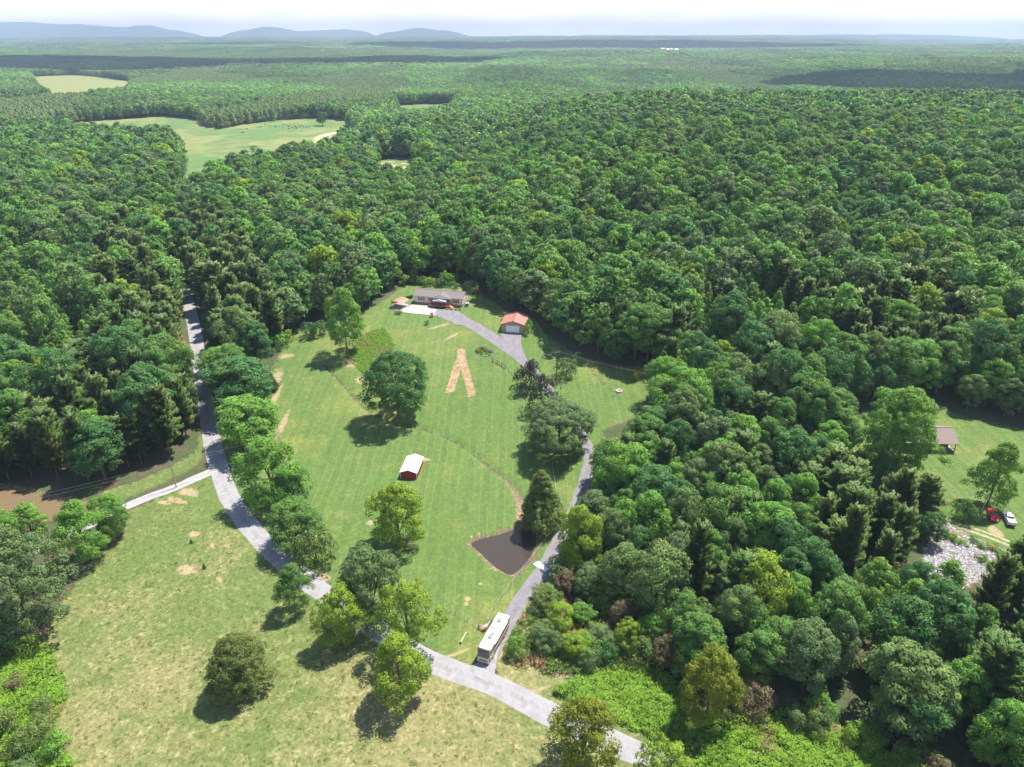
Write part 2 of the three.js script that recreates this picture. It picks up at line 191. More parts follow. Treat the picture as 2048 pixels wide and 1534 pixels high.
  { const d = hit(zYard, x, z) ? lineDist(YARD_TRACK, x, z) : 9; const e = Math.abs(d - 0.85) + 0.35 * (n3 - 0.5) + 0.3 * (n4 - 0.5); if (e < 0.42) { r = mix(r, 0.5 * g, 0.8); gr = mix(gr, 0.42 * g, 0.8); b = mix(b, 0.28 * g, 0.8); } }
  if (hit(zGarden, ex, ez)) { r = 0.2 * g; gr = 0.17 * g; b = 0.13 * g; if (n2 > 0.7) { r = 0.27 * g; gr = 0.17 * g; b = 0.11 * g; } }
  c[0] = r * 0.8; c[1] = gr * 0.8; c[2] = b * 0.8;
}
const FAR = { x0: -1900, x1: 1900, z0: -3000, z1: 100 };
const zFields = FIELDS.map((p) => boxed(p, 6)), zPondF = boxed(POND_FAR, 40);
function farColour(x, z, c) {
  const n = fbm(x * 0.02, z * 0.02), m = noise(x * 0.15, z * 0.15), g = 0.8 + 0.4 * m, ex = x + 8 * (n - 0.5), ez = z + 10 * (m - 0.5);
  let k = -1; zFields.forEach((q, i) => { if (hit(q, ex, ez)) k = i; });
  if (k >= 0) { const y = k === 1 ? 0.9 : S(0.35, 0.65, n) * 0.8; c[0] = mix(0.085, 0.19, y) * g; c[1] = mix(0.155, 0.2, y) * g; c[2] = mix(0.04, 0.06, y) * g; if (k === 3 && m > 0.6) { c[0] = 0.4; c[1] = 0.3; c[2] = 0.18; } } else { c[0] = 0.05 * g; c[1] = 0.065 * g; c[2] = 0.026 * g; }
  if (inBox(zPondF.box, x, z)) { const d = lineDist(POND_FAR, ex, ez, true) * (inside(POND_FAR, ex, ez) ? -1 : 1); if (d < 9 && true) { c[0] = 0.5 * g; c[1] = 0.32 * g; c[2] = 0.19 * g; } }
}
{
  const TW = 2048, TH = 1536;
  const near = texture(TW, TH, (i, j, c) => localColour(mix(RECT.x0, RECT.x1, (i + 0.5) / TW), mix(RECT.z1, RECT.z0, (j + 0.5) / TH), c));
  const far = texture(1520, 1240, (i, j, c) => { if (i < 2 || j < 2 || i > 1517 || j > 1237) { c[0] = 0.05; c[1] = 0.065; c[2] = 0.026; } else farColour(mix(FAR.x0, FAR.x1, (i + 0.5) / 1520), mix(FAR.z1, FAR.z0, (j + 0.5) / 1240), c); });
  near.wrapS = near.wrapT = far.wrapS = far.wrapT = THREE.ClampToEdgeWrapping;
  const bump = texture(512, 512, (i, j, c) => { const w = (v) => ((v % 512) + 512) % 512; c[0] = c[1] = c[2] = 0.5 * hash(w(i), w(j)) + 0.5 * hash(w(i >> 1), w(j >> 1) + 900); }, false);
  bump.repeat.set(40, 30);
  const pos = new Float32Array(NX * NZ * 3), uv = new Float32Array(NX * NZ * 2), idx = [[], []];
  for (let j = 0; j < NZ; j++) for (let i = 0; i < NX; i++) {
    const k = j * NX + i; pos.set([XS[i], HG[k], ZS[j]], k * 3);
  }
  // two patches of one sheet: the surveyed site in fine colour, the country round it in coarse colour
  const near_idx = [], far_idx = [];
  for (let j = 0; j + 1 < NZ; j++) for (let i = 0; i + 1 < NX; i++) {
    const a = j * NX + i, b = a + 1, c = a + NX, d = c + 1, mx = (XS[i] + XS[i + 1]) / 2, mz = (ZS[j] + ZS[j + 1]) / 2;
    (mx > RECT.x0 && mx < RECT.x1 && mz > RECT.z0 && mz < RECT.z1 ? near_idx : far_idx).push(a, c, b, b, c, d);
  }
  const make = (name, ids, R, m) => {
    const map = new Map(), p = [], u = [], out = ids.map((k) => { let q = map.get(k); if (q === undefined) { q = p.length / 3; map.set(k, q); p.push(pos[k * 3], pos[k * 3 + 1], pos[k * 3 + 2]); u.push((pos[k * 3] - R.x0) / (R.x1 - R.x0), (R.z1 - pos[k * 3 + 2]) / (R.z1 - R.z0)); } return q; });
    const g = new THREE.BufferGeometry(); g.setAttribute('position', new THREE.Float32BufferAttribute(p, 3)); g.setAttribute('uv', new THREE.Float32BufferAttribute(u, 2)); g.setIndex(out); g.computeVertexNormals(); return setting(name, g, m);
  };
  make('ground', near_idx, RECT, new THREE.MeshStandardMaterial({ map: near, bumpMap: bump, bumpScale: 0.06, roughness: 1 }));
  make('terrain', far_idx, FAR, new THREE.MeshStandardMaterial({ map: far, roughness: 1 }));
}

// ---------------------------------------------------------------- sheets that follow the ground: roads, pads, water
function ribbon(pts, width, lift) {
  const p = [], u = [], ix = []; let run = 0; const cols = 6;
  pts.forEach(([x, z], i) => {
    const a = pts[Math.max(0, i - 1)], b = pts[Math.min(pts.length - 1, i + 1)], L = Math.hypot(b[0] - a[0], b[1] - a[1]) || 1, nx = -(b[1] - a[1]) / L, nz = (b[0] - a[0]) / L;
    if (i) run += Math.hypot(x - pts[i - 1][0], z - pts[i - 1][1]);
    const w = typeof width === 'function' ? width(i / (pts.length - 1)) : width;
    for (let k = 0; k <= cols; k++) {
      const edge = k === 0 || k === cols, o = (k / cols - 0.5) * (w + (edge ? 0.5 * (noise(run * 0.4 + k * 9, 3) - 0.5) : 0)), X = x + nx * o, Z = z + nz * o;
      p.push(X, H(X, Z) + (edge ? lift * 0.3 : lift), Z); u.push(o / 8 + 0.5, run / 8);
      if (i && k < cols) { const q = i * (cols + 1) + k, r = q - cols - 1; ix.push(r, r + 1, q, q, r + 1, q + 1); }
    }
  });
  const g = new THREE.BufferGeometry(); g.setAttribute('position', new THREE.Float32BufferAttribute(p, 3)); g.setAttribute('uv', new THREE.Float32BufferAttribute(u, 2)); g.setIndex(ix); g.computeVertexNormals(); return g;
}
function sheet(poly, lift, flatY) {
  const [x0, z0, x1, z1] = bounds(poly), p = [], u = [], st = flatY === undefined ? 1 : 60;
  const clip = (q, f, at) => { const out = []; q.forEach((a, i) => { const b = q[(i + 1) % q.length], fa = f(a), fb = f(b); if (fa >= 0) out.push(a); if (fa * fb < 0) { const t = fa / (fa - fb); out.push([mix(a[0], b[0], t), mix(a[1], b[1], t)]); } }); return out; };
  for (let X = Math.floor(x0); X < x1; X += st) for (let Z = Math.floor(z0); Z < z1; Z += st) {
    let q = poly; for (const f of [(a) => a[0] - X, (a) => X + st - a[0], (a) => a[1] - Z, (a) => Z + st - a[1]]) { q = clip(q, f); if (q.length < 3) break; }
    if (q.length < 3) continue;
    for (const t of THREE.ShapeUtils.triangulateShape(q.map(([a, b]) => new THREE.Vector2(a, b)), [])) {
      const v = t.map((k) => q[k]), ar = (v[1][0] - v[0][0]) * (v[2][1] - v[0][1]) - (v[1][1] - v[0][1]) * (v[2][0] - v[0][0]);
      if (Math.abs(ar) < 1e-7) continue; if (ar > 0) v.reverse();
      for (const [a, b] of v) { p.push(a, flatY === undefined ? H(a, b) + lift : flatY, b); u.push(a / 8, b / 8); }
    }
  }
  const g = new THREE.BufferGeometry(); g.setAttribute('position', new THREE.Float32BufferAttribute(p, 3)); g.setAttribute('uv', new THREE.Float32BufferAttribute(u, 2)); g.computeVertexNormals(); return g;
}
const wrapN = (i, j, n, s) => { const f = n / s, x = i / s, y = j / s, a = Math.floor(x), b = Math.floor(y), u = x - a, v = y - b, m = (q) => ((q % f) + f) % f; return mix(mix(hash(m(a), m(b) + s), hash(m(a + 1), m(b) + s), u), mix(hash(m(a), m(b + 1) + s), hash(m(a + 1), m(b + 1) + s), u), v); };
const paving = (base, amp, tracks, cracks) => texture(512, 512, (i, j, c) => {
  const n = 0.4 * wrapN(i, j, 512, 64) + 0.3 * wrapN(i, j, 512, 16) + 0.3 * hash(i, j), u = i / 512 - 0.5, tr = tracks * (Math.exp(-(((Math.abs(u) - 0.11) / 0.035) ** 2)) - 0.5 * Math.exp(-((u / 0.03) ** 2)));
  let k = 1 + amp * (n - 0.5) * 2 + tr; if (cracks && Math.abs(wrapN(i, j, 512, 32) - 0.5) < 0.012) k *= 0.72; if (cracks && wrapN(i + 99, j, 512, 64) > 0.8) k *= 0.87;
  for (let q = 0; q < 3; q++) c[q] = base[q] * k;
});
const roadMat = new THREE.MeshStandardMaterial({ map: paving([0.252, 0.243, 0.248], 0.22, 0.06, true), roughness: 0.95 });
const gravelMat = new THREE.MeshStandardMaterial({ map: paving([0.292, 0.278, 0.273], 0.32, 0.1, false), roughness: 1 });
const driveMat = new THREE.MeshStandardMaterial({ map: paving([0.176, 0.164, 0.176], 0.28, 0.05, true), roughness: 0.95 });
const concreteMat = new THREE.MeshStandardMaterial({ map: paving([0.344, 0.303, 0.279], 0.14, 0, true), roughness: 0.9 });
setting('road', ribbon(ROAD, 4.9, 0.05), roadMat);
setting('gravel_drive', ribbon(SIDE_DRIVE, 3.3, 0.07), gravelMat);
setting('driveway', ribbon(DRIVE, (t) => 3.3 + 2.2 * S(0.72, 0.9, t), 0.06), driveMat);
setting('driveway_mouth', sheet(FLARE, 0.08), roadMat);
setting('garage_apron', sheet(APRON, 0.08), driveMat);
setting('turning_area', sheet(TURNING, 0.09), driveMat);
setting('concrete_pad', sheet(PAD, 0.1), concreteMat);
setting('carport_slab', sheet(PADTOP, 0.12), concreteMat);
{ const culvert = ribbon(smooth([[5.52, -128.68], [6.74, -127.32], [7.93, -125.99]], 0.8), 1.6, 0.09); setting('concrete_culvert_slab', culvert, mat(0.62, 0.6, 0.57, 0.9)); }
const ripple = texture(256, 256, (i, j, c) => { c[0] = c[1] = c[2] = 0.5 * wrapN(i, j, 256, 32) + 0.3 * wrapN(i, j, 256, 16) + 0.2 * wrapN(i, j, 256, 8); }, false);
const water = (r, g, b) => new THREE.MeshPhysicalMaterial({ color: lin(r, g, b), roughness: 0.03, bumpMap: ripple, bumpScale: 0.012, ior: 1.33 });
const grow = (p, d) => { const c = p.reduce((a, q) => [a[0] + q[0] / p.length, a[1] + q[1] / p.length], [0, 0]); return p.map(([x, z]) => { const l = Math.hypot(x - c[0], z - c[1]); return [c[0] + (x - c[0]) * (l + d) / l, c[1] + (z - c[1]) * (l + d) / l]; }); };
const pondW = setting('pond', sheet(grow(POND, 1.5), 0, basins[0].y - 0.5), water(0.048, 0.04, 0.034));
setting('pond', sheet(grow(POND_WEST, 1.5), 0, basins[1].y - 0.5), water(0.16, 0.115, 0.065));
setting('pond', sheet(grow(POND_FAR, 1.5), 0, basins[2].y - 0.4), water(0.3, 0.27, 0.22));

// ---------------------------------------------------------------- trees: leaf cards grouped in clumps through the crown
function cards(list) {          // list of {p, n, sn, s, w, k, roll}
  const N = list.length, P = new Float32Array(N * 12), Q = new Float32Array(N * 12), C = new Float32Array(N * 12), I = new Uint32Array(N * 6), a = new THREE.Vector3(), b = new THREE.Vector3(), n = new THREE.Vector3(), up = new THREE.Vector3();
  list.forEach((l, i) => {
    n.copy(l.n); up.set(Math.abs(n.y) > 0.9 ? 1 : 0, Math.abs(n.y) > 0.9 ? 0 : 1, 0);
    if (l.d) a.copy(l.d); else { a.crossVectors(n, up).normalize(); a.applyAxisAngle(n, l.roll); }
    b.crossVectors(n, a).normalize();
    const s = l.s, w = l.w;
    const V = [[-s, 0, 0], [s * 0.1, w, 0.15 * w], [s, 0, 0], [-s * 0.1, -w, 0.15 * w]];
    V.forEach(([u, v, t], q) => { const k = i * 12 + q * 3; P[k] = l.p.x + a.x * u + b.x * v + n.x * t; P[k + 1] = l.p.y + a.y * u + b.y * v + n.y * t; P[k + 2] = l.p.z + a.z * u + b.z * v + n.z * t; Q[k] = l.sn.x; Q[k + 1] = l.sn.y; Q[k + 2] = l.sn.z; C[k] = l.k[0]; C[k + 1] = l.k[1]; C[k + 2] = l.k[2]; });
    I.set([i * 4, i * 4 + 2, i * 4 + 1, i * 4, i * 4 + 3, i * 4 + 2], i * 6);
  });
  const g = new THREE.BufferGeometry(); g.setAttribute('position', new THREE.BufferAttribute(P, 3)); g.setAttribute('normal', new THREE.BufferAttribute(Q, 3)); g.setAttribute('color', new THREE.BufferAttribute(C, 3)); g.setIndex(new THREE.BufferAttribute(I, 1)); return g;
}
const onSphere = (r) => { const y = r() * 2 - 1, t = r() * Math.PI * 2, q = Math.sqrt(1 - y * y); return new THREE.Vector3(q * Math.cos(t), y, q * Math.sin(t)); };
const PROFILE = {
  round: (t) => Math.pow(Math.max(0, 1 - (2 * t - 0.9) ** 2 / 1.21), 0.5),
  oval: (t) => Math.pow(Math.max(0, 1 - (2 * t - 0.8) ** 2 / 1.44), 0.6),
  cone: (t) => Math.min(1, 3.2 * t + 0.35) * Math.pow(1 - t, 0.62),
  spire: (t) => Math.min(1, 4 * t + 0.72) * Math.pow(1 - t, 0.7),
  egg: (t) => Math.min(1, 2.6 * t + 0.5) * Math.pow(Math.max(0, 1 - t * t), 0.55)
};
function makeTree({ seed, shape, base = 0.25, clumps = 90, per = 70, size = 0.42, lobes = 0.25, clump = 0.2, W = 10, T = 16, gaps = 0, spread = 1 }) {
  const out = {}, prof = PROFILE[shape];
  const place = (r) => {
    const L = [], n = Math.round(clumps);
    const ph = r() * 6, ph2 = r() * 6;
    for (let i = 0; i < n; i++) {
      const t = Math.pow(r(), 0.85), ang = i * 2.39996 + (r() - 0.5) * 1.1, inner = r() < 0.14;
      const lob = 1 + lobes * (Math.sin(ang * 2 + ph + t * 3) * 0.5 + Math.sin(ang * 3 + ph2 - t * 5) * 0.5);
      const rad = prof(t) * W * 0.5 * lob * (inner ? 0.45 : 0.66 + 0.32 * Math.sqrt(r()));
      if (gaps && Math.sin(ang * 2.3 + t * 9 + ph) > 1 - gaps) continue;
      L.push({ c: new THREE.Vector3(rad * Math.cos(ang), T * (base + (1 - base) * (0.03 + 0.93 * t)), rad * Math.sin(ang)), r: W * clump * (0.6 + 0.75 * r()) * (0.65 + 0.35 * prof(t)), k: 0.86 + 0.28 * r(), w: (r() - 0.5) * 0.16 });
    }
    return L;
  };
  const lay = place(rnd(seed)), mid = new THREE.Vector3(0, T * (base + 0.42 * (1 - base)), 0);
  for (const [lod, share, grow_] of [['near', 2.6, 0.6], ['mid', 0.55, 1.2], ['far', 0.08, 3]]) {
    const r = rnd(seed * 7 + lod.length), list = [];
    for (const q of lay) {
      const o = q.c.clone().sub(mid); o.y *= W / T * 1.1; o.normalize();
      const m = Math.max(1, Math.round(per * share * (q.r / (W * clump)) ** 1.3));
      for (let i = 0; i < m; i++) {
        const d = onSphere(r); if (d.y < -0.25 || (d.dot(o) < -0.4 && d.y < 0.3)) d.negate();
        const p = q.c.clone().add(new THREE.Vector3(d.x, d.y * 0.72, d.z).multiplyScalar(q.r * (0.72 + 0.36 * r()) * spread));
        const n_ = d.clone().addScaledVector(onSphere(r), 0.75); n_.y += 0.25; n_.normalize();
        const sn = d.clone().multiplyScalar(0.8).addScaledVector(o, 0.15).addScaledVector(n_, 0.55).normalize();
        const kk = q.k * (0.8 + 0.4 * r()), s = size * grow_ * (0.65 + 0.7 * r());
        list.push({ p, n: n_, sn, s, w: s * 0.55, roll: r() * 6.28, k: [kk * (1 + q.w), kk, kk * (1 - q.w * 0.6)] });
      }
    }
    out[lod] = cards(list);
  }
  const r = rnd(seed + 99), g = [], tr = 0.018 * T + 0.05, topY = T * (base + 0.62 * (1 - base));
  g.push(bar([0, -0.6, 0], [0.15, topY * 0.55, 0.1], tr, 8, tr * 0.72), bar([0.15, topY * 0.55, 0.1], [0, topY, 0], tr * 0.72, 7, tr * 0.3));
  for (let i = 0; i < 7; i++) { const q = lay[Math.floor(r() * lay.length)], y = T * mix(base * 0.85, base + 0.4 * (1 - base), r()); if (q.c.y > y + 0.5) g.push(bar([0.1, y, 0.05], [q.c.x * 0.85, q.c.y, q.c.z * 0.85], tr * 0.4, 5, tr * 0.14)); }
  out.trunk = mergeGeometries(g); out.W = W; out.T = T; return out;
}
function makePine({ seed, W = 9.5, T = 16, base = 0.2, whorls = 17, per = 6 }) {
  const out = {}, r0 = rnd(seed), br = [];
  for (let i = 0; i < whorls * per; i++) {
    const t = Math.min(0.985, Math.pow((i + r0()) / (whorls * per), 1.1)), ang = i * 2.39996 + (r0() - 0.5) * 1.2, len = W * 0.5 * Math.pow(1 - t, 0.42) * (0.5 + 0.6 * r0()) * Math.min(1, 0.6 + t * 2) + 0.3;
    const y = T * (base + (1 - base) * t * 0.93), rise = mix(0.0, 0.95, t) + (r0() - 0.5) * 0.3, a = new THREE.Vector3(0, y, 0), b = new THREE.Vector3(Math.cos(ang) * len, y + len * rise, Math.sin(ang) * len);
    br.push({ a, b, len, ang, k: 0.82 + 0.36 * r0(), dead: r0() < 0.04 && t < 0.5 });
  }
  for (const [lod, share, grow_] of [['near', 2, 0.72], ['mid', 0.6, 1.3], ['far', 0.07, 3.4]]) {
    const r = rnd(seed * 3 + lod.length), list = [];
    for (const q of br) {
      const m = Math.max(1, Math.round(share * (16 + q.len * 24)));
      for (let i = 0; i < m; i++) {
        const u = 0.16 + 0.86 * Math.pow(r(), 0.75), p = q.a.clone().lerp(q.b, u), side = (r() - 0.5) * 2, sw = 0.30 * q.len * (1.1 - u * 0.75) + 0.15;
        p.x += -Math.sin(q.ang) * side * sw; p.z += Math.cos(q.ang) * side * sw; p.y += 0.12 * u * u * q.len + (r() - 0.4) * 0.75;
        const d = new THREE.Vector3(Math.cos(q.ang + side * 0.9), 0.35 + 0.5 * r(), Math.sin(q.ang + side * 0.9)).addScaledVector(onSphere(r), 0.35).normalize();
        const n_ = new THREE.Vector3(0, 1, 0).addScaledVector(onSphere(r), 0.6).addScaledVector(d, -0.4); n_.addScaledVector(d, -n_.dot(d)).normalize();
        const s = 0.36 * grow_ * (0.7 + 0.6 * r()), kk = q.k * (0.8 + 0.4 * r()), out_ = new THREE.Vector3(Math.cos(q.ang), 0.7, Math.sin(q.ang)).normalize();
        list.push({ p, n: n_, d, sn: n_.clone().multiplyScalar(0.5).addScaledVector(out_, 0.75).normalize(), s, w: s * 0.36, k: q.dead ? [kk * 1.7, kk * 0.85, kk * 0.9] : [kk, kk, kk] });
      }
    }
    out[lod] = cards(list);
  }
  const tr = 0.014 * T + 0.03, g = [bar([0, -0.6, 0], [0, T * 0.6, 0], tr, 7, tr * 0.6), bar([0, T * 0.6, 0], [0, T * 0.97, 0], tr * 0.6, 6, 0.03)];
  br.forEach((q, i) => { if (i % 3 === 0) g.push(bar(q.a.toArray(), q.b.clone().lerp(q.a, 0.2).toArray(), 0.06, 3, 0.025)); });
  out.trunk = mergeGeometries(g); out.W = W; out.T = T; return out;
}
const B_ = { base: 0.18, clumps: 130, per: 46, size: 0.4, clump: 0.15 };
const BROAD = [
  makeTree({ ...B_, seed: 11, shape: 'round', lobes: 0.3 }), makeTree({ ...B_, seed: 12, shape: 'oval', lobes: 0.25, clumps: 135 }), makeTree({ ...B_, seed: 13, shape: 'round', lobes: 0.42, clumps: 105, clump: 0.165 }),
  makeTree({ ...B_, seed: 14, shape: 'oval', lobes: 0.38, clumps: 140, clump: 0.135 }), makeTree({ ...B_, seed: 15, shape: 'egg', lobes: 0.32, base: 0.2 }), makeTree({ ...B_, seed: 16, shape: 'round', lobes: 0.5, clumps: 100, clump: 0.16, gaps: 0.2 }),
  makeTree({ ...B_, seed: 17, shape: 'oval', lobes: 0.34, clumps: 150, clump: 0.13 }), makeTree({ ...B_, seed: 18, shape: 'round', lobes: 0.3, clumps: 125, clump: 0.145, gaps: 0.12 })];
const P_ = { base: 0.1, W: 7, T: 14, clumps: 100, per: 36, clump: 0.155, size: 0.34 };
const POPLAR = [makeTree({ ...P_, seed: 21, shape: 'cone', lobes: 0.2 }), makeTree({ ...P_, seed: 22, shape: 'egg', lobes: 0.26 }), makeTree({ ...P_, seed: 23, shape: 'cone', lobes: 0.3, clump: 0.14 })];
const PINE = [31, 32, 33, 34].map((seed, i) => makePine({ seed, whorls: 18 + i * 2 }));
const L_ = { base: 0.12, W: 11, T: 14, clumps: 170, per: 46, size: 0.34, clump: 0.12 };
const LAWNTREE = [
  makeTree({ ...L_, seed: 41, shape: 'round', lobes: 0.32 }), makeTree({ ...L_, seed: 42, shape: 'oval', lobes: 0.42, gaps: 0.22 }), makeTree({ ...L_, seed: 43, shape: 'egg', lobes: 0.38, gaps: 0.12 }), makeTree({ ...L_, seed: 44, shape: 'round', base: 0.2, clumps: 130, lobes: 0.55, gaps: 0.3 })];
const GREAT = [makeTree({ seed: 46, shape: 'round', base: 0.14, W: 18, T: 20, clumps: 330, per: 46, size: 0.38, clump: 0.078, lobes: 0.34 }), makeTree({ seed: 47, shape: 'egg', base: 0.12, W: 18, T: 20, clumps: 330, per: 46, size: 0.38, clump: 0.08, lobes: 0.42, gaps: 0.1 })];
const DENSE = makeTree({ seed: 51, shape: 'egg', base: 0.02, clumps: 280, per: 34, size: 0.3, clump: 0.085, lobes: 0.1, W: 11, T: 12.5 });
const CEDAR = makeTree({ seed: 52, shape: 'spire', base: 0.01, clumps: 320, per: 34, size: 0.28, clump: 0.1, lobes: 0.26, W: 9, T: 14 });
const SHRUB = [61, 62, 63].map((seed, i) => makeTree({ seed, shape: ['round', 'egg', 'oval'][i], base: 0.02, clumps: 26, per: 34, size: 0.24, clump: 0.24, lobes: 0.35, W: 4, T: 3, gaps: i === 2 ? 0.25 : 0 }));
const leafMat = (r, g, b) => new THREE.MeshPhysicalMaterial({ color: lin(r, g, b), roughness: 0.85, specularIntensity: 0.2, vertexColors: true, side: THREE.DoubleSide, transmission: 0.38, thickness: 0 });
const TINT = { oak: [0.134, 0.261, 0.055], deep: [0.094, 0.214, 0.060], fresh: [0.167, 0.336, 0.053], lime: [0.240, 0.352, 0.037], grey: [0.153, 0.235, 0.084], gold: [0.210, 0.250, 0.025], pine: [0.125, 0.215, 0.050], olive: [0.165, 0.240, 0.060], cedar: [0.151, 0.199, 0.049], plum: [0.075, 0.090, 0.050], brown: [0.200, 0.160, 0.085], bright: [0.194, 0.324, 0.041], poplar: [0.182, 0.336, 0.057], pale: [0.170, 0.260, 0.075] };
const LEAF = Object.fromEntries(Object.entries(TINT).map(([k, v]) => [k, leafMat(...v)]));
const WHITE_LEAF = leafMat(1, 1, 1);
const BARK = mat(0.13, 0.105, 0.085, 0.95), BARK_PINE = mat(0.16, 0.1, 0.07, 0.95);
function plant(kind, name, label, category, [x, z, W, T], tint, turn, lod, group) {
  const t = thing(name, label, category, [x, H(x, z), z], turn, group);
  const a = new THREE.Mesh(kind.trunk, kind.whorled || PINE.includes(kind) ? BARK_PINE : BARK), b = new THREE.Mesh(kind[lod], LEAF[tint]);
  a.name = 'trunk'; b.name = 'crown'; t.add(a, b); t.scale.set(W / kind.W, T / kind.T, W / kind.W); return shade(t);
}
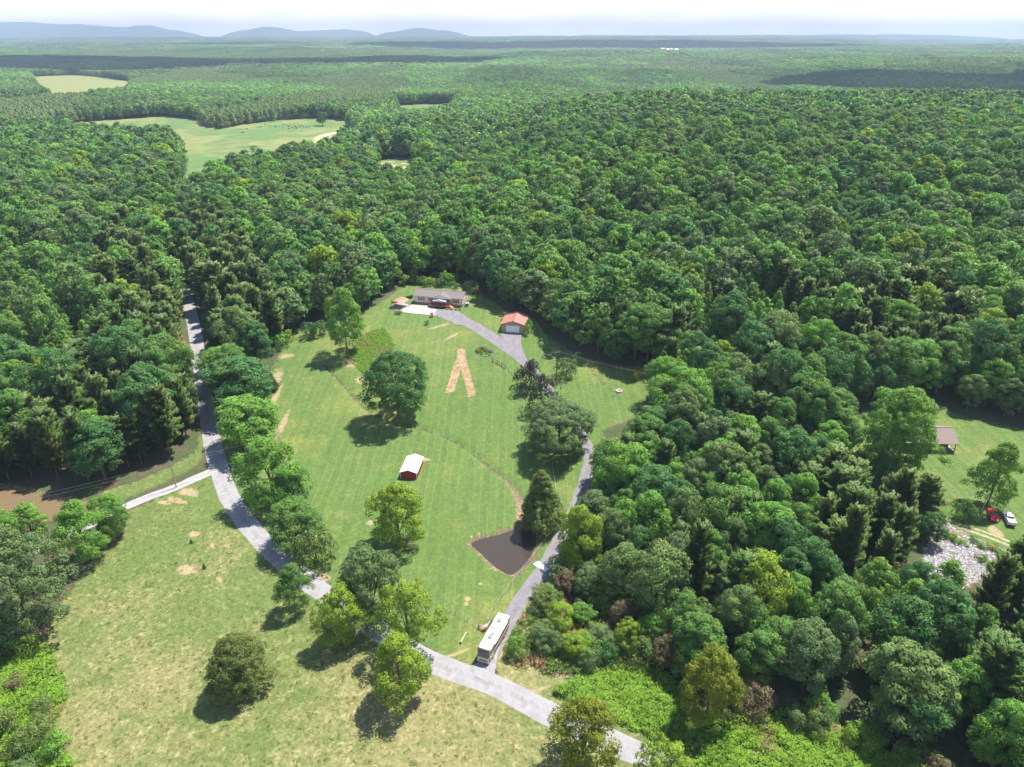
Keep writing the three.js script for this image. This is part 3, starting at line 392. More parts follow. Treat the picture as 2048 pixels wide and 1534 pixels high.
// trees that stand by themselves: plan position, crown width, height
const G1 = 'row of trees between road and lawn';
const own = [
  [DENSE, 'round_tree', 'dense dome-shaped dark green tree alone in the dry field', [-49.78, -93.41, 11.3, 12.9], 'cedar', 0.3],
  [LAWNTREE[2], 'roadside_tree', 'small dark green tree beside the road, nearest the bend, in the dry field', [-45.49, -113.31, 6.8, 12.4], 'oak', 1],
  [LAWNTREE[1], 'roadside_tree', 'yellow-green tree on the field side of the road, left of the tallest pair', [-33.31, -104.6, 8.9, 13.9], 'lime', 2],
  [LAWNTREE[0], 'roadside_tree', 'grey-green spreading tree on the lawn side of the road, farthest of the roadside clump', [-28.6, -110.66, 10.9, 17.9], 'grey', 3.1],
  [LAWNTREE[3], 'roadside_tree', 'tall open yellow-green tree by the road edge, left of the motorhome', [-20.21, -101.98, 9.9, 17.6], 'lime', 0.8],
  [LAWNTREE[2], 'roadside_tree', 'lime green tree in the field in front of the roadside clump, casting a broad shadow', [-20.12, -90.82, 9.9, 15.3], 'lime', 5],
  [LAWNTREE[1], 'roadside_tree', 'olive-gold tree overhanging the road at the bottom edge of the photo', [11.77, -78.53, 9.5, 15.1], 'gold', 4],
  [LAWNTREE[3], 'roadside_tree', 'yellow-green treetop at the bottom edge, beyond the road to its right', [22.42, -70.44, 8.0, 15.5], 'lime', 1.7],
  [SHRUB[0], 'small_tree', 'small grey-olive bushy tree between the road and the mown lawn', [-44.52, -127.2, 7.4, 10.2], 'olive', 2.2],
  [LAWNTREE[0], 'row_tree', 'dark green tree at the near end of the roadside row', [-50.74, -134.12, 11.8, 13.1], 'oak', 2.6],
  [LAWNTREE[2], 'row_tree', 'broad bright green tree in the roadside row, beside the road junction', [-61.5, -151.06, 15.0, 19.8], 'fresh', 0.2],
  [LAWNTREE[1], 'row_tree', 'dark small-crowned tree tucked behind the near end of the roadside row', [-56.88, -153, 7.7, 10.3], 'deep', 1.2],
  [BROAD[0], 'row_tree', 'full green tree in the middle of the roadside row, overhanging the lawn edge', [-76.19, -179.19, 16.2, 15.4], 'fresh', 3.3],
  [BROAD[3], 'row_tree', 'blue-green dark round tree near the far end of the roadside row', [-85.06, -199.42, 18.3, 18.7], 'deep', 4.4],
  [BROAD[1], 'row_tree', 'light green tree at the far end of the roadside row', [-96.16, -215.06, 13.4, 14.8], 'poplar', 5.2],
  [CEDAR, 'cedar_bush', 'small dark cedar on the bare strip at the left lawn edge', [-78.95, -211.52, 3.3, 5.1], 'cedar', 0],
  [GREAT[0], 'lawn_tree', 'big dark green tree on the lawn left of the bare strips', [-35.46, -194.66, 17.3, 22.1], 'deep', 0.5],
  [LAWNTREE[1], 'lawn_tree', 'olive green open tree on the lawn below the red shed', [-26.88, -136.33, 11.8, 16.6], 'lime', 3.9],
  [CEDAR, 'lawn_cedar', 'large cone-shaped cedar standing at the edge of the pond', [7.16, -141.98, 11.7, 16.5], 'cedar', 1.1],
  [LAWNTREE[2], 'lawn_tree', 'tall bright green tree at the top left corner of the lawn', [-59, -233.65, 13.1, 24.2], 'fresh', 2.8],
  [SHRUB[1], 'plum_tree', 'dark purple-leaved tree beside the driveway, nearer the garage', [5.98, -211.08, 7.9, 9.7], 'plum', 1],
  [SHRUB[2], 'plum_tree', 'dark purple-leaved tree beside the driveway, farther from the garage', [9.54, -199.21, 8.8, 11.2], 'plum', 2.4],
  [SHRUB[0], 'young_tree', 'small young tree on the lawn right of the utility pole', [18.46, -219.24, 5.4, 6.4], 'grey', 0.7],
  [GREAT[0], 'lawn_tree', 'large spreading pale green tree overhanging the driveway bend', [13.6, -175.88, 19.1, 16.2], 'grey', 4.1],
  [SHRUB[2], 'young_tree', 'thin young tree at the right corner of the garage', [6.2, -247.96, 3.0, 5.5], 'fresh', 4],
  [LAWNTREE[2], 'driveway_tree', 'yellow-green tree right of the pond, shading the driveway', [15.27, -126.96, 9.9, 16.9], 'lime', 5.6],
  [LAWNTREE[2], 'yard_tree', 'tall pale green tree in the neighbouring yard behind the parked cars', [121.88, -150.05, 10.6, 18.9], 'poplar', 0.6],
  [GREAT[1], 'yard_tree', 'big bright green tree hiding the left half of the brown cabin', [105.07, -164.86, 19.3, 26.5], 'poplar', 1.9],
  [BROAD[7], 'yard_tree', 'green tree left of the brown cabin at the forest edge', [106.82, -174.88, 12.8, 20.8], 'fresh', 3],
  [POPLAR[1], 'yard_tree', 'small dark pointed tree left of the neighbouring lawn', [97.87, -158.42, 5.8, 10.8], 'deep', 4],
  [LAWNTREE[1], 'golden_tree', 'golden-green tree above the bright vines on the right', [34.55, -87.35, 9.1, 16.7], 'gold', 2],
  [LAWNTREE[0], 'field_tree', 'green tree by the gravel drive, nearest the utility pole', [-95.92, -137.9, 7.4, 11.9], 'fresh', 0.4],
  [LAWNTREE[2], 'field_tree', 'green tree by the gravel drive, middle of the three left trees', [-97.8, -129.16, 11.1, 16.4], 'fresh', 1.5],
  [GREAT[1], 'field_tree', 'huge grey-green oak at the left edge of the dry field', [-98.22, -108.06, 17.8, 25.3], 'grey', 2.2],
  [POPLAR[1], 'field_tree', 'pointed green tree behind the huge oak, beside the muddy pond', [-113.95, -135.99, 7.3, 11.4], 'poplar', 3.3],
  [LAWNTREE[1], 'field_tree', 'green tree at the left edge of the photo beside the muddy pond', [-117.59, -129.72, 10.2, 14.2], 'fresh', 4.3],
  [LAWNTREE[3], 'field_tree', 'dark tree at the left edge below the huge oak', [-101.66, -99.38, 10.4, 15.9], 'deep', 5.1],
  [SHRUB[0], 'orchard_tree', 'left one of two small fruit trees at the top of the lawn', [-76.19, -248.47, 4.9, 5.4], 'deep', 0.4],
  [SHRUB[0], 'orchard_tree', 'right one of two small fruit trees at the top of the lawn', [-72.4, -248.56, 4.5, 5.6], 'deep', 1.9],
  [BROAD[0], 'pasture_tree', 'lone dark tree in the far cattle pasture', [-252.89, -1003, 13.3, 17.6], 'deep', 1],
  [SHRUB[1], 'garden_bush', 'dark bush beside the two-rut track in front of the parked cars', [112.78, -144.8, 5.2, 5.1], 'oak', 2],
  [LAWNTREE[0], 'yard_tree', 'dark green tree at the left corner of the rubble garden', [99.47, -136, 5.9, 8.5], 'deep', 3.5],
  [PINE[1], 'yard_pine', 'airy pine left of the neighbouring lawn, nearer the track', [100.52, -142.74, 9.8, 14.4], 'olive', 0.5],
  [PINE[2], 'yard_pine', 'airy pine left of the neighbouring lawn, nearer the cabin', [98.63, -149.01, 9.3, 11.1], 'olive', 2.5],
];
own.forEach(([kind, name, label, at, tint, turn]) => plant(kind, name, label, 'tree', at, tint, turn, at[1] > -330 ? 'near' : 'mid', name === 'row_tree' ? G1 : undefined));
const ownSpots = own.map((o) => o[3]);

// the wild forest, sown on a jittered grid, thinned where the plan is open
const PINES = [[[-194.4, -401], [-156.9, -359.72], [-124.37, -303.97], [-96.1, -267.24], [-82.29, -239.29], [-92.74, -228.33], [-110.63, -248.16], [-138.93, -300.48], [-154.18, -327.31]], [[-201.33, -326.13], [-172.94, -326.57], [-135.99, -276.97], [-108.79, -221.25], [-90.89, -177.36], [-99.64, -164.54], [-119.49, -162.86], [-137.08, -178.7], [-152.93, -223.83]], [[108.47, -276.67], [157.32, -277.17], [167.2, -237.94], [143.19, -211.97], [99.41, -208.57], [70.86, -186.51], [69.11, -202.75]], [[102.49, -120.16], [139.4, -123.41], [101.31, -72.22], [78.58, -79.83], [87.09, -96.91]], [[-183.57, -187.89], [-135.79, -188.18], [-119.38, -153.9], [-158.26, -154.02]], [[77.24, -154.38], [91.04, -145.17], [93.54, -133.14], [81.7, -110.05], [65.42, -117.63], [68.37, -137.21]], [[-209.76, -432], [-132.35, -369.41], [-91.85, -267.14], [-131.59, -302.87]], [[-244.48, -397.2], [-198.6, -388.29], [-157.98, -298.32], [-196.66, -309.61]]].map((p) => boxed(p, 0));
const POPLARS = [[[-318.22, -332.82], [-217.57, -350.92], [-160.87, -303.77], [-134.7, -230.19], [-157, -208.33], [-216.13, -208.81]], [[69.65, -264.91], [106.7, -270.4], [114.15, -228.72], [97.23, -197.3], [67.52, -202.76], [53.01, -227.71]], [[69.32, -115.29], [94.85, -110.9], [85.08, -91.52], [65.46, -91.47]]].map((p) => boxed(p, 0));
const forest = { broad: [], pine: [], far: [] };
const fr = rnd(2024);
const wedge = (x, D, m) => Math.abs(x) < 0.79 * D + m;
const blocked = (x, z, clear) => {
  for (const p of OPEN) if (x > p.box[0] - clear && x < p.box[2] + clear && z > p.box[1] - clear && z < p.box[3] + clear && (inside(p, x, z) || (clear > 0 && lineDist(p, x, z, true) < clear))) return true;
  for (const q of ROADLINES) if (inBox(q.box, x, z) && lineDist(q.p, x, z) < q.w) return true;
  return false;
};
function sow(D0, D1, step, fn) {
  for (let D = D0; D < D1; D += step * 0.87) { const w = 0.79 * D + 45, off = (Math.round(D / step) % 2) * step * 0.5; for (let x = -w + off; x < w; x += step) { const X = x + (fr() - 0.5) * step * 0.75, Z = -(D + (fr() - 0.5) * step * 0.7); fn(X, Z, fr(), fr(), fr()); } }
}
sow(62, 900, 7.3, (x, z, a, b, c) => {
  if (blocked(x, z, 2.2)) return;
  for (const o of ownSpots) if (Math.abs(o[0] - x) < 12 && Math.hypot(o[0] - x, o[1] - z) < o[2] * 0.42 + 1.5) return;
  const D = -z, popHere = POPLARS.some((p) => hit(p, x, z)), pineHere = !(popHere && b < 0.75) && PINES.some((p) => hit(p, x, z)), n = fbm(x * 0.012 + 9, z * 0.012 + 4);
  const isPine = pineHere ? a < 0.86 : D > 420 ? n > 0.66 && a < 0.5 : a < 0.045;
  const size = 0.68 + 0.72 * b * b + 0.12 * c;
  if (isPine) forest.pine.push({ x, z, k: Math.floor(c * PINE.length), W: 9.4 * size, T: 18 * (0.8 + 0.4 * c), v: a, D });
  else if (popHere && a < 0.8) forest.broad.push({ x, z, k: 8 + Math.floor(c * 3), W: 6.2 * size, T: 13 * (0.8 + 0.4 * b), v: a, D, pop: true });
  else { const edge = blocked(x, z, 7) ? 0.8 : 1, near = D < 170 && x > 0 ? 0.82 : 1; if (b < 0.12) { forest.broad.push({ x, z, k: 8 + Math.floor(c * 3), W: 5.5, T: 11, v: a, D }); return; } forest.broad.push({ x, z, k: Math.floor(c * 8), W: 9.4 * size * (0.9 + 0.2 * edge) * near, T: 19.5 * (0.72 + 0.5 * b) * (0.9 + 0.25 * c) * edge * near, v: a, D, n }); }
});
const TB = [...BROAD, ...POPLAR];
const tintOf = (t) => { const v = (t.v * 7.31 + t.k * 0.37) % 1; if (t.pop) return v < 0.75 ? 'poplar' : 'fresh'; const m = t.n ?? 0.5; return v < 0.30 + (m - 0.5) ? 'oak' : v < 0.52 ? 'deep' : v < 0.72 ? 'fresh' : v < 0.83 ? 'pale' : v < 0.93 ? 'grey' : v < 0.97 ? 'lime' : 'oak'; };
const inFrame = (t) => { const y = H(t.x, t.z) + t.T * 0.6 - 109, c = Math.cos(26.1 * Math.PI / 180), s = Math.sin(26.1 * Math.PI / 180), f = -y * s - t.z * c, u = y * c - t.z * s * 1, up = y * c + t.z * -s; return f > 1 && Math.abs(t.x / f) < 0.73 && Math.abs(up / f) < 0.56; };
const LOOK = { oak: 'mid green broadleaf tree', deep: 'dark blue-green broadleaf tree', fresh: 'fresh green broadleaf tree', lime: 'yellow-green broadleaf tree', grey: 'grey-green broadleaf tree', pale: 'pale green broadleaf tree', poplar: 'light green pointed young tree' };
const LANDMARKS = [['the house', [-30.1, -282.06]], ['the garage', [3.08, -255.21]], ['the fire pit', [35.37, -209.85]], ['the pond cedar', [8.24, -144.35]], ['the motorhome', [-3.39, -104.21]], ['the brown cabin', [125.93, -179.78]], ['the rubble garden', [105.76, -131.35]], ['the parked cars', [121.79, -144.25]], ['the golden tree', [34.55, -87.35]], ['the muddy pond', [-126.32, -153.78]], ['the grey utility pole', [-89.67, -158.31]], ['the far bend of the road', [-147.91, -307.15]], ['the driveway bend', [22.49, -175.07]], ['the lower right vines', [57.26, -80.78]], ['the top of the lawn', [-73.49, -253.24]], ['the middle of the left road', [-103.77, -214.01]], ['the left edge of the photo', [-175.27, -217.45]], ['the right edge of the photo', [158.6, -199.68]], ['the lower right corner', [86.07, -83.77]], ['the two-rut track', [100.46, -162.59]], ['the middle of the right-hand woods', [61.12, -153.51]], ['the ridge behind the garage', [47.6, -291.63]], ['the ridge behind the house', [-41.04, -331.81]], ['the slope above the cabin', [140.59, -242.91]]];
const chosen = [];
for (const [list, kinds, isPine] of [[forest.broad, TB, false], [forest.pine, PINE, true]]) {
  const shown = list.filter(inFrame).sort((a, b) => (b.W * b.T) / (b.D * b.D) - (a.W * a.T) / (a.D * a.D)).slice(0, 300);
  for (const t of shown) {
    t.taken = true; t.tint = isPine ? (t.v * 9 % 1 < 0.5 ? 'pine' : 'olive') : tintOf(t);
    let best = 1e9, mark = ''; for (const [w, p] of LANDMARKS) { const d = Math.hypot(p[0] - t.x, p[1] - t.z); if (d < best) { best = d; mark = w; } }
    const q = t.W * t.T, look = isPine ? (t.tint === 'pine' ? 'feathery dark pine' : 'feathery olive pine') : LOOK[t.tint];
    t.word = (q < 95 ? 'small ' : q > 165 ? 'tall ' : 'middle-sized ') + look + ', wild, nearest ' + mark; chosen.push([t, kinds[t.k], isPine]);
  }
}
const sets = new Map(); for (const c of chosen) { if (!sets.has(c[0].word)) sets.set(c[0].word, []); sets.get(c[0].word).push(c); }
const ORD = ['leftmost', 'second from left', 'third from left', 'fourth from left', 'fifth from left', 'sixth from left'];
for (const [word, set] of sets) {
  set.sort((a, b) => a[0].x / a[0].D - b[0].x / b[0].D);
  set.forEach(([t, kind, isPine], i) => { const n = set.length, place = n === 1 ? '' : n === 2 ? [', left one', ', right one'][i] : n <= 6 ? ', ' + (i === n - 1 ? 'rightmost' : ORD[i]) : ''; plant(kind, isPine ? 'pine_tree' : 'broadleaf_tree', word + place, 'tree', [t.x, t.z, t.W, t.T], t.tint, t.v * 40, t.D < 235 ? 'near' : 'mid', isPine ? 'wild pines' : 'wild broadleaf trees'); });
}
// everything farther off: one mass of trees
const woods = new THREE.Group(); woods.name = 'distant_forest'; woods.userData = { kind: 'stuff', label: 'continuous summer forest canopy stretching to the horizon', category: 'forest' }; scene.add(woods);
const batches = new Map();
const put = (geo, material, name, x, z, W, T, kind, turn, col) => { const key = geo.uuid + material.uuid; if (!batches.has(key)) batches.set(key, { geo, material, name, list: [] }); batches.get(key).list.push([x, H(x, z), z, W / kind.W, T / kind.T, turn, col]); };
const farTint = (v, w, n) => { const names_ = ['oak', 'deep', 'fresh', 'grey', 'pale', 'poplar'], i = Math.min(5, Math.floor(Math.pow(v, 1.1) * 5.3)), t = TINT[names_[i]], k = (0.8 + 0.4 * w) * (0.7 + 0.6 * n); return [t[0] * k, t[1] * k, t[2] * k]; };
for (const t of forest.broad) if (!t.taken) { const kind = TB[t.k], tt = TINT[tintOf(t)], q = 0.76 + 0.5 * ((t.v * 13) % 1), col = tt.map((c) => c * q); put(t.D < 240 ? kind.near : t.D < 640 ? kind.mid : kind.far, WHITE_LEAF, 'canopy', t.x, t.z, t.W, t.T, kind, t.v * 40, col); if (t.D < 480) put(kind.trunk, BARK, 'trunks', t.x, t.z, t.W, t.T, kind, t.v * 40); }
for (const t of forest.pine) if (!t.taken) { const kind = t.D > 520 ? POPLAR[t.k % 3] : PINE[t.k], q = 0.85 + 0.3 * ((t.v * 17) % 1), col = TINT[t.v * 9 % 1 < 0.5 ? 'pine' : 'olive'].map((c) => c * q); put(t.D < 240 ? kind.near : t.D < 640 ? kind.mid : kind.far, WHITE_LEAF, 'canopy', t.x, t.z, t.W, t.T, kind, t.v * 40, col); if (t.D < 480) put(kind.trunk, BARK_PINE, 'trunks', t.x, t.z, t.W, t.T, kind, t.v * 40); }
const farSow = (D0, D1, step, Wk, Tk) => sow(D0, D1, step, (x, z, a, b, c) => {
  if (D0 < 2600 && blocked(x, z, 0)) return;
  const n = fbm(x * 0.0018 + 5, z * 0.0011 + 8), big = fbm(x * 0.004 + 31, z * 0.0025), pine = n > 0.55 && n < 0.72, kind = pine ? POPLAR[Math.floor(c * 3)] : TB[Math.floor(c * 8)], size = 0.8 + 0.45 * b;
  const q = 0.85 + 0.3 * b, col = pine ? [0.2 * q, 0.29 * q, 0.095 * q] : farTint(a, b, S(0.25, 0.75, big));
  put(kind.far, WHITE_LEAF, 'canopy', x, z, Wk * size * (pine ? 0.8 : 1), Tk * (pine ? 0.9 : 0.8 + 0.35 * b), kind, a * 40, col);
});
farSow(900, 2500, 9, 11.5, 18); farSow(2500, 6000, 17, 21, 18); farSow(6000, 16500, 60, 74, 22);
for (const q of batches.values()) {
  const m = new THREE.InstancedMesh(q.geo, q.material, q.list.length), o = new THREE.Object3D(), col = new THREE.Color(); m.name = q.name; m.userData.kind = 'stuff';
  q.list.forEach(([x, y, z, sx, sy, t, c], i) => { o.position.set(x, y, z); o.rotation.y = t; o.scale.set(sx, sy, sx); o.updateMatrix(); m.setMatrixAt(i, o.matrix); if (c) m.setColorAt(i, col.setRGB(...c)); });
  m.castShadow = m.receiveShadow = true; woods.add(m);
}
console.log('broad', forest.broad.length, 'pine', forest.pine.length, 'batches', batches.size);

// ---------------------------------------------------------------- far hills and clouds
{
  const ridge = (pts, D, depth, name) => {
    const n = 90, m = 10, p = [], ix = [], x0 = pts[0][0], x1 = pts[pts.length - 1][0];
    for (let j = 0; j <= m; j++) for (let i = 0; i <= n; i++) {
      const x = mix(x0, x1, i / n); let k = 0; while (k + 2 < pts.length && pts[k + 1][0] < x) k++;
      const t = S(0, 1, (x - pts[k][0]) / (pts[k + 1][0] - pts[k][0])), top = mix(pts[k][1], pts[k + 1][1], t) * (1 + 0.07 * (fbm(x * 0.0016, 3) - 0.5)), v = j / m * 2 - 1;
      p.push(x, -60 + (top + 60) * Math.pow(1 - v * v, 0.8) + 30 * (noise(x * 0.003, j * 1.7) - 0.5) * (1 - v * v), -D - v * depth);
      if (i < n && j < m) { const q = j * (n + 1) + i; ix.push(q, q + 1, q + n + 1, q + 1, q + n + 2, q + n + 1); }
    }
    const g = new THREE.BufferGeometry(); g.setAttribute('position', new THREE.Float32BufferAttribute(p, 3)); g.setIndex(ix); g.computeVertexNormals();
    setting(name, g, mat(0.045, 0.075, 0.03, 1, { side: THREE.DoubleSide }));
  };
  const K = 17800 / 1421, hp = (l) => l.map(([x, y]) => [(x - 1024) * K, 109 + (72 - y) * K * 0.88]);
  ridge(hp([[-260, 66], [-60, 54], [130, 47], [250, 52], [335, 58], [370, 53], [415, 62], [470, 74]]), 17800, 1200, 'hills');
  ridge(hp([[495, 76], [540, 62], [580, 55], [640, 64], [720, 61], [745, 63], [790, 76]]), 18000, 1200, 'hills');
  ridge(hp([[760, 76], [800, 65], [850, 58], [895, 62], [965, 75]]), 18200, 1200, 'hills');
  ridge(hp([[900, 80], [1200, 72], [1500, 71], [1720, 70], [1850, 74], [1945, 88]]), 17600, 1200, 'hills');
  const cm = mat(0.85, 0.86, 0.88, 1), r = rnd(77);
  for (const [x, z, a, b, label] of [[-1500, -3350, 1650, 800, 'flat summer cloud shading the woods beyond the far pasture'], [900, -7600, 2600, 1500, 'broad summer cloud shading the woods near the horizon'], [1350, -1980, 620, 420, 'small summer cloud shading the valley on the right'], [-3600, -8200, 1600, 700, 'long summer cloud shading the distant woods on the left']]) {
    const c = thing('cloud', label, 'cloud', [x + toSun.x / toSun.y * 1300, 1300, z + toSun.z / toSun.y * 1300]), g = [];
    for (let i = 0; i < 34; i++) { const t = r() * 6.28, q = Math.sqrt(r()), s = 0.18 + 0.2 * r(); const k = new THREE.IcosahedronGeometry(1, 2); k.scale(a * s, 60 + 70 * r(), b * s * 1.3); g.push(k.translate(Math.cos(t) * q * a * 0.8, r() * 40, Math.sin(t) * q * b * 0.8)); }
    part('billow', g, cm, c);
  }
}

// ---------------------------------------------------------------- shared materials
const M = {
  white: mat(0.78, 0.77, 0.75, 0.35), cream: mat(0.66, 0.55, 0.46, 0.8), shingle: mat(0.17, 0.14, 0.14, 0.95), dark: mat(0.03, 0.03, 0.035, 0.6), glass: new THREE.MeshPhysicalMaterial({ color: lin(0.03, 0.035, 0.045), roughness: 0.06, clearcoat: 1 }),
  redwood: mat(0.3, 0.07, 0.04, 0.75), pine: mat(0.5, 0.27, 0.13, 0.8), rose: mat(0.4, 0.17, 0.13, 0.55), tan: mat(0.42, 0.3, 0.2, 0.8), barn: mat(0.36, 0.025, 0.025, 0.7), roofWhite: mat(0.74, 0.72, 0.7, 0.4), pole: mat(0.17, 0.13, 0.1, 0.95), poleGrey: mat(0.3, 0.27, 0.24, 0.95), wire: mat(0.22, 0.22, 0.22, 0.5), block: mat(0.3, 0.27, 0.25, 0.95), steel: mat(0.4, 0.41, 0.42, 0.45, { metalness: 0.4 }), rubber: mat(0.02, 0.02, 0.02, 0.9), terracotta: mat(0.5, 0.2, 0.1, 0.8), soil: mat(0.12, 0.085, 0.06, 1), lodgeBrown: mat(0.16, 0.115, 0.095, 0.9), lodgeRoof: mat(0.2, 0.155, 0.135, 0.95), stone: mat(0.26, 0.24, 0.22, 0.95)
};
const face = (a, b) => ({ x: (a[0] + b[0]) / 2, z: (a[1] + b[1]) / 2, turn: -Math.atan2(b[1] - a[1], b[0] - a[0]), w: Math.hypot(b[0] - a[0], b[1] - a[1]) });
// a Group whose origin is the middle of the front wall's foot; the front looks along +z, the building lies along -z
const gableRoof = (w, d, eave, rise, over, t, alongX) => {   // two slabs
  const half = (alongX ? d : w) / 2 + over, len = (alongX ? w : d) + 2 * over, sl = Math.hypot(half, rise * half / (half - over)), an = Math.atan2(rise, half - over), out = [];
  for (const s of [-1, 1]) { const g = alongX ? box(len, t, sl) : box(sl, t, len); if (alongX) { g.rotateX(s * an); g.translate(0, eave + rise - Math.sin(an) * sl / 2 + t / 2, s * Math.cos(an) * sl / 2); } else { g.rotateZ(-s * an); g.translate(s * Math.cos(an) * sl / 2, eave + rise - Math.sin(an) * sl / 2 + t / 2, 0); } out.push(g); }
  return out;
};
// ---------------------------------------------------------------- the house
{
  const f = face([-40.19, -277.48], [-20.12, -272.99]), W = f.w, Dp = 8.4, y0 = H(f.x, f.z) + 0.15, e = 3.35;
  const t = thing('mobile_home', 'long cream single-storey house with grey-brown shingle roof', 'house', [f.x, y0, f.z], f.turn);
  part('foundation', box(W - 0.2, 2.6, Dp - 0.2, 0, -0.6, -Dp / 2), M.block, t);
  const wall = part('wall', [box(W, e - 0.7, Dp, 0, 0.7 + (e - 0.7) / 2, -Dp / 2), prism([[-Dp / 2, e], [Dp / 2, e], [0, e + 1.45]], 0.2).rotateY(Math.PI / 2).translate(W / 2 - 0.2, 0, -Dp / 2), prism([[-Dp / 2, e], [Dp / 2, e], [0, e + 1.45]], 0.2).rotateY(Math.PI / 2).translate(-W / 2, 0, -Dp / 2)], M.cream, t);
  for (let k = 0; k < 9; k++) part('siding_board', box(W + 0.03, 0.26, 0.03, 0, 0.88 + k * 0.29, 0.012), M.cream, wall);
  const roof = part('roof', gableRoof(W, Dp, e, 1.5, 0.35, 0.14, true).map((g) => g.translate(0, 0, -Dp / 2)), M.shingle, t);
  part('ridge_cap', box(W + 0.7, 0.1, 0.4, 0, e + 1.66, -Dp / 2), mat(0.22, 0.19, 0.18, 0.95), roof);
  for (const [x, z] of [[-4, -5.6], [5.4, -5.2]]) part('vent_pipe', cyl(0.09, 0.09, 0.7, x, e + 0.9, z), M.dark, roof);
  const gx = 1.5, gw = 8, gd = 5.6;
  part('front_gable_roof', gableRoof(gw, gd, e, 1.35, 0.25, 0.13, false).map((g) => g.translate(gx, 0.05, 1.6 - gd / 2)), M.shingle, t);
  part('front_gable_wall', prism([[-gw / 2, e], [gw / 2, e], [0, e + 1.3]], 0.12).translate(gx, 0, 1.5), M.white, t);
  for (const x of [gx - 3.7, gx - 1.3, gx + 1.3, gx + 3.7]) part('porch_post', box(0.15, e - 0.7, 0.15, x, 0.7 + (e - 0.7) / 2, 1.45), M.redwood, t);
  const win = (x, w, sh) => {
    const o = part('window', box(w + 0.2, 1.5, 0.1, x, 2.15, 0.08), M.white, t); part('pane', box(w / 2 - 0.06, 1.25, 0.06, x - w / 4, 2.15, 0.12), M.glass, o); part('pane', box(w / 2 - 0.06, 1.25, 0.06, x + w / 4, 2.15, 0.12), M.glass, o);
    if (sh) for (const s of [-1, 1]) part('shutter', box(0.42, 1.5, 0.06, x + s * (w / 2 + 0.35), 2.15, 0.1), M.dark, t);
  };
  win(-W / 2 + 3.1, 1.5, true); win(W / 2 - 2.7, 1.3, true); win(gx - 2.5, 1.2, false); win(gx + 2.6, 1.2, false); win(-W / 2 + 7.2, 0.7, true);
  const door = part('door', box(1, 2.05, 0.1, gx, 1.75, 0.08), M.white, t); part('door_glass', box(0.6, 0.8, 0.05, gx, 2.2, 0.13), M.glass, door); part('handle', rbox(0.08, 0.08, 0.12, 0.02, gx + 0.38, 1.7, 0.16), M.steel, door);
  for (const z of [-2.2, -5.6]) { const o = part('window', box(0.1, 1.0, 0.9, W / 2 + 0.05, 2.2, z), M.white, t); part('pane', box(0.06, 0.8, 0.7, W / 2 + 0.09, 2.2, z), M.glass, o); }
  // raised deck with rails and a stair to the right
  const dk = thing('front_deck', 'red-brown wooden deck with railings in front of the house', 'deck', [f.x, y0, f.z], f.turn), x0 = gx - 4.4, x1 = gx + 4.2, zf = 3.3;
  for (let k = 0; k < 11; k++) part('deck_board', box(x1 - x0, 0.05, 0.27, (x0 + x1) / 2, 0.95, 0.2 + k * 0.3), M.redwood, dk);
  for (const [x, z] of [[x0 + 0.1, 0.3], [x0 + 0.1, zf], [x1 - 0.1, zf], [(x0 + x1) / 2, zf], [x1 - 0.1, 0.3]]) part('post', box(0.14, 2.9, 0.14, x, 0.55, z), M.redwood, dk);
  for (const y of [1.9, 1.15]) { part('rail', box(x1 - x0, 0.07, 0.09, (x0 + x1) / 2, y, zf + 0.02), M.redwood, dk); part('rail', box(0.09, 0.07, zf, x0 + 0.1, y + 0.012, zf / 2), M.redwood, dk); }
  for (let k = 0; k < 22; k++) part('baluster', box(0.05, 0.78, 0.05, mix(x0 + 0.3, x1 - 0.3, k / 21), 1.53, zf + 0.02), M.redwood, dk);
  part('skirt_beam', box(x1 - x0, 0.2, 0.08, (x0 + x1) / 2, 0.8, zf + 0.02), M.pine, dk);
  for (let k = 0; k < 5; k++) part('stair_tread', box(0.34, 0.05, 1.6, x1 + 0.25 + k * 0.32, 0.8 - k * 0.18, zf - 0.9), M.pine, dk);
  for (const z of [zf - 0.08, zf - 1.75]) { part('stair_rail', bar([x1, 1.85, z], [x1 + 1.8, 0.95, z], 0.05, 4), M.redwood, dk); part('stringer', bar([x1, 0.8, z], [x1 + 1.8, -0.1, z], 0.1, 4), M.redwood, dk); part('rail_post', box(0.1, 1.2, 0.1, x1 + 1.8, 0.4, z), M.redwood, dk); }
  // grey folded porch awning under the gable
  const aw = thing('porch_awning', 'pale grey gabled awning over the front deck', 'awning', [f.x, y0, f.z], f.turn);
  part('cover', gableRoof(5.6, 1.7, 2.75, 0.55, 0.1, 0.06, false).map((g) => g.translate(gx, 0, 2.55)), mat(0.3, 0.33, 0.36, 0.6), aw);
  part('gable_end', prism([[-2.7, 2.75], [2.7, 2.75], [0, 3.28]], 0.06).translate(gx, 0, 3.3), M.white, aw);
  for (const s of [-1, 1]) part('leg', box(0.08, 1.8, 0.08, gx + s * 2.6, 1.88, 3.2), M.steel, aw);
  const at = (x, z) => { const c = Math.cos(f.turn), s = Math.sin(f.turn); return [f.x + x * c + z * s, f.z - x * s + z * c]; };
  [['square wooden planter box below the deck stair', 5.2, 4.6, 0.9], ['long wooden planter box right of the deck stair', 7, 4.3, 1.4], ['wooden planter box in front of the right windows', 8.8, 4.1, 1.2], ['wooden planter box at the right corner of the house', 10.3, 3.7, 0.9]].forEach(([label, x, z, w]) => {
    const [X, Z] = at(x, z), p = thing('planter_box', label, 'planter', [X, H(X, Z), Z], f.turn, 'planters beside the house');
    for (const s of [-1, 1]) { part('side_board', box(w, 0.5, 0.06, 0, 0.3, s * 0.4), M.pine, p); part('end_board', box(0.06, 0.49, 0.74, s * (w / 2 - 0.03), 0.3, 0), M.pine, p); }
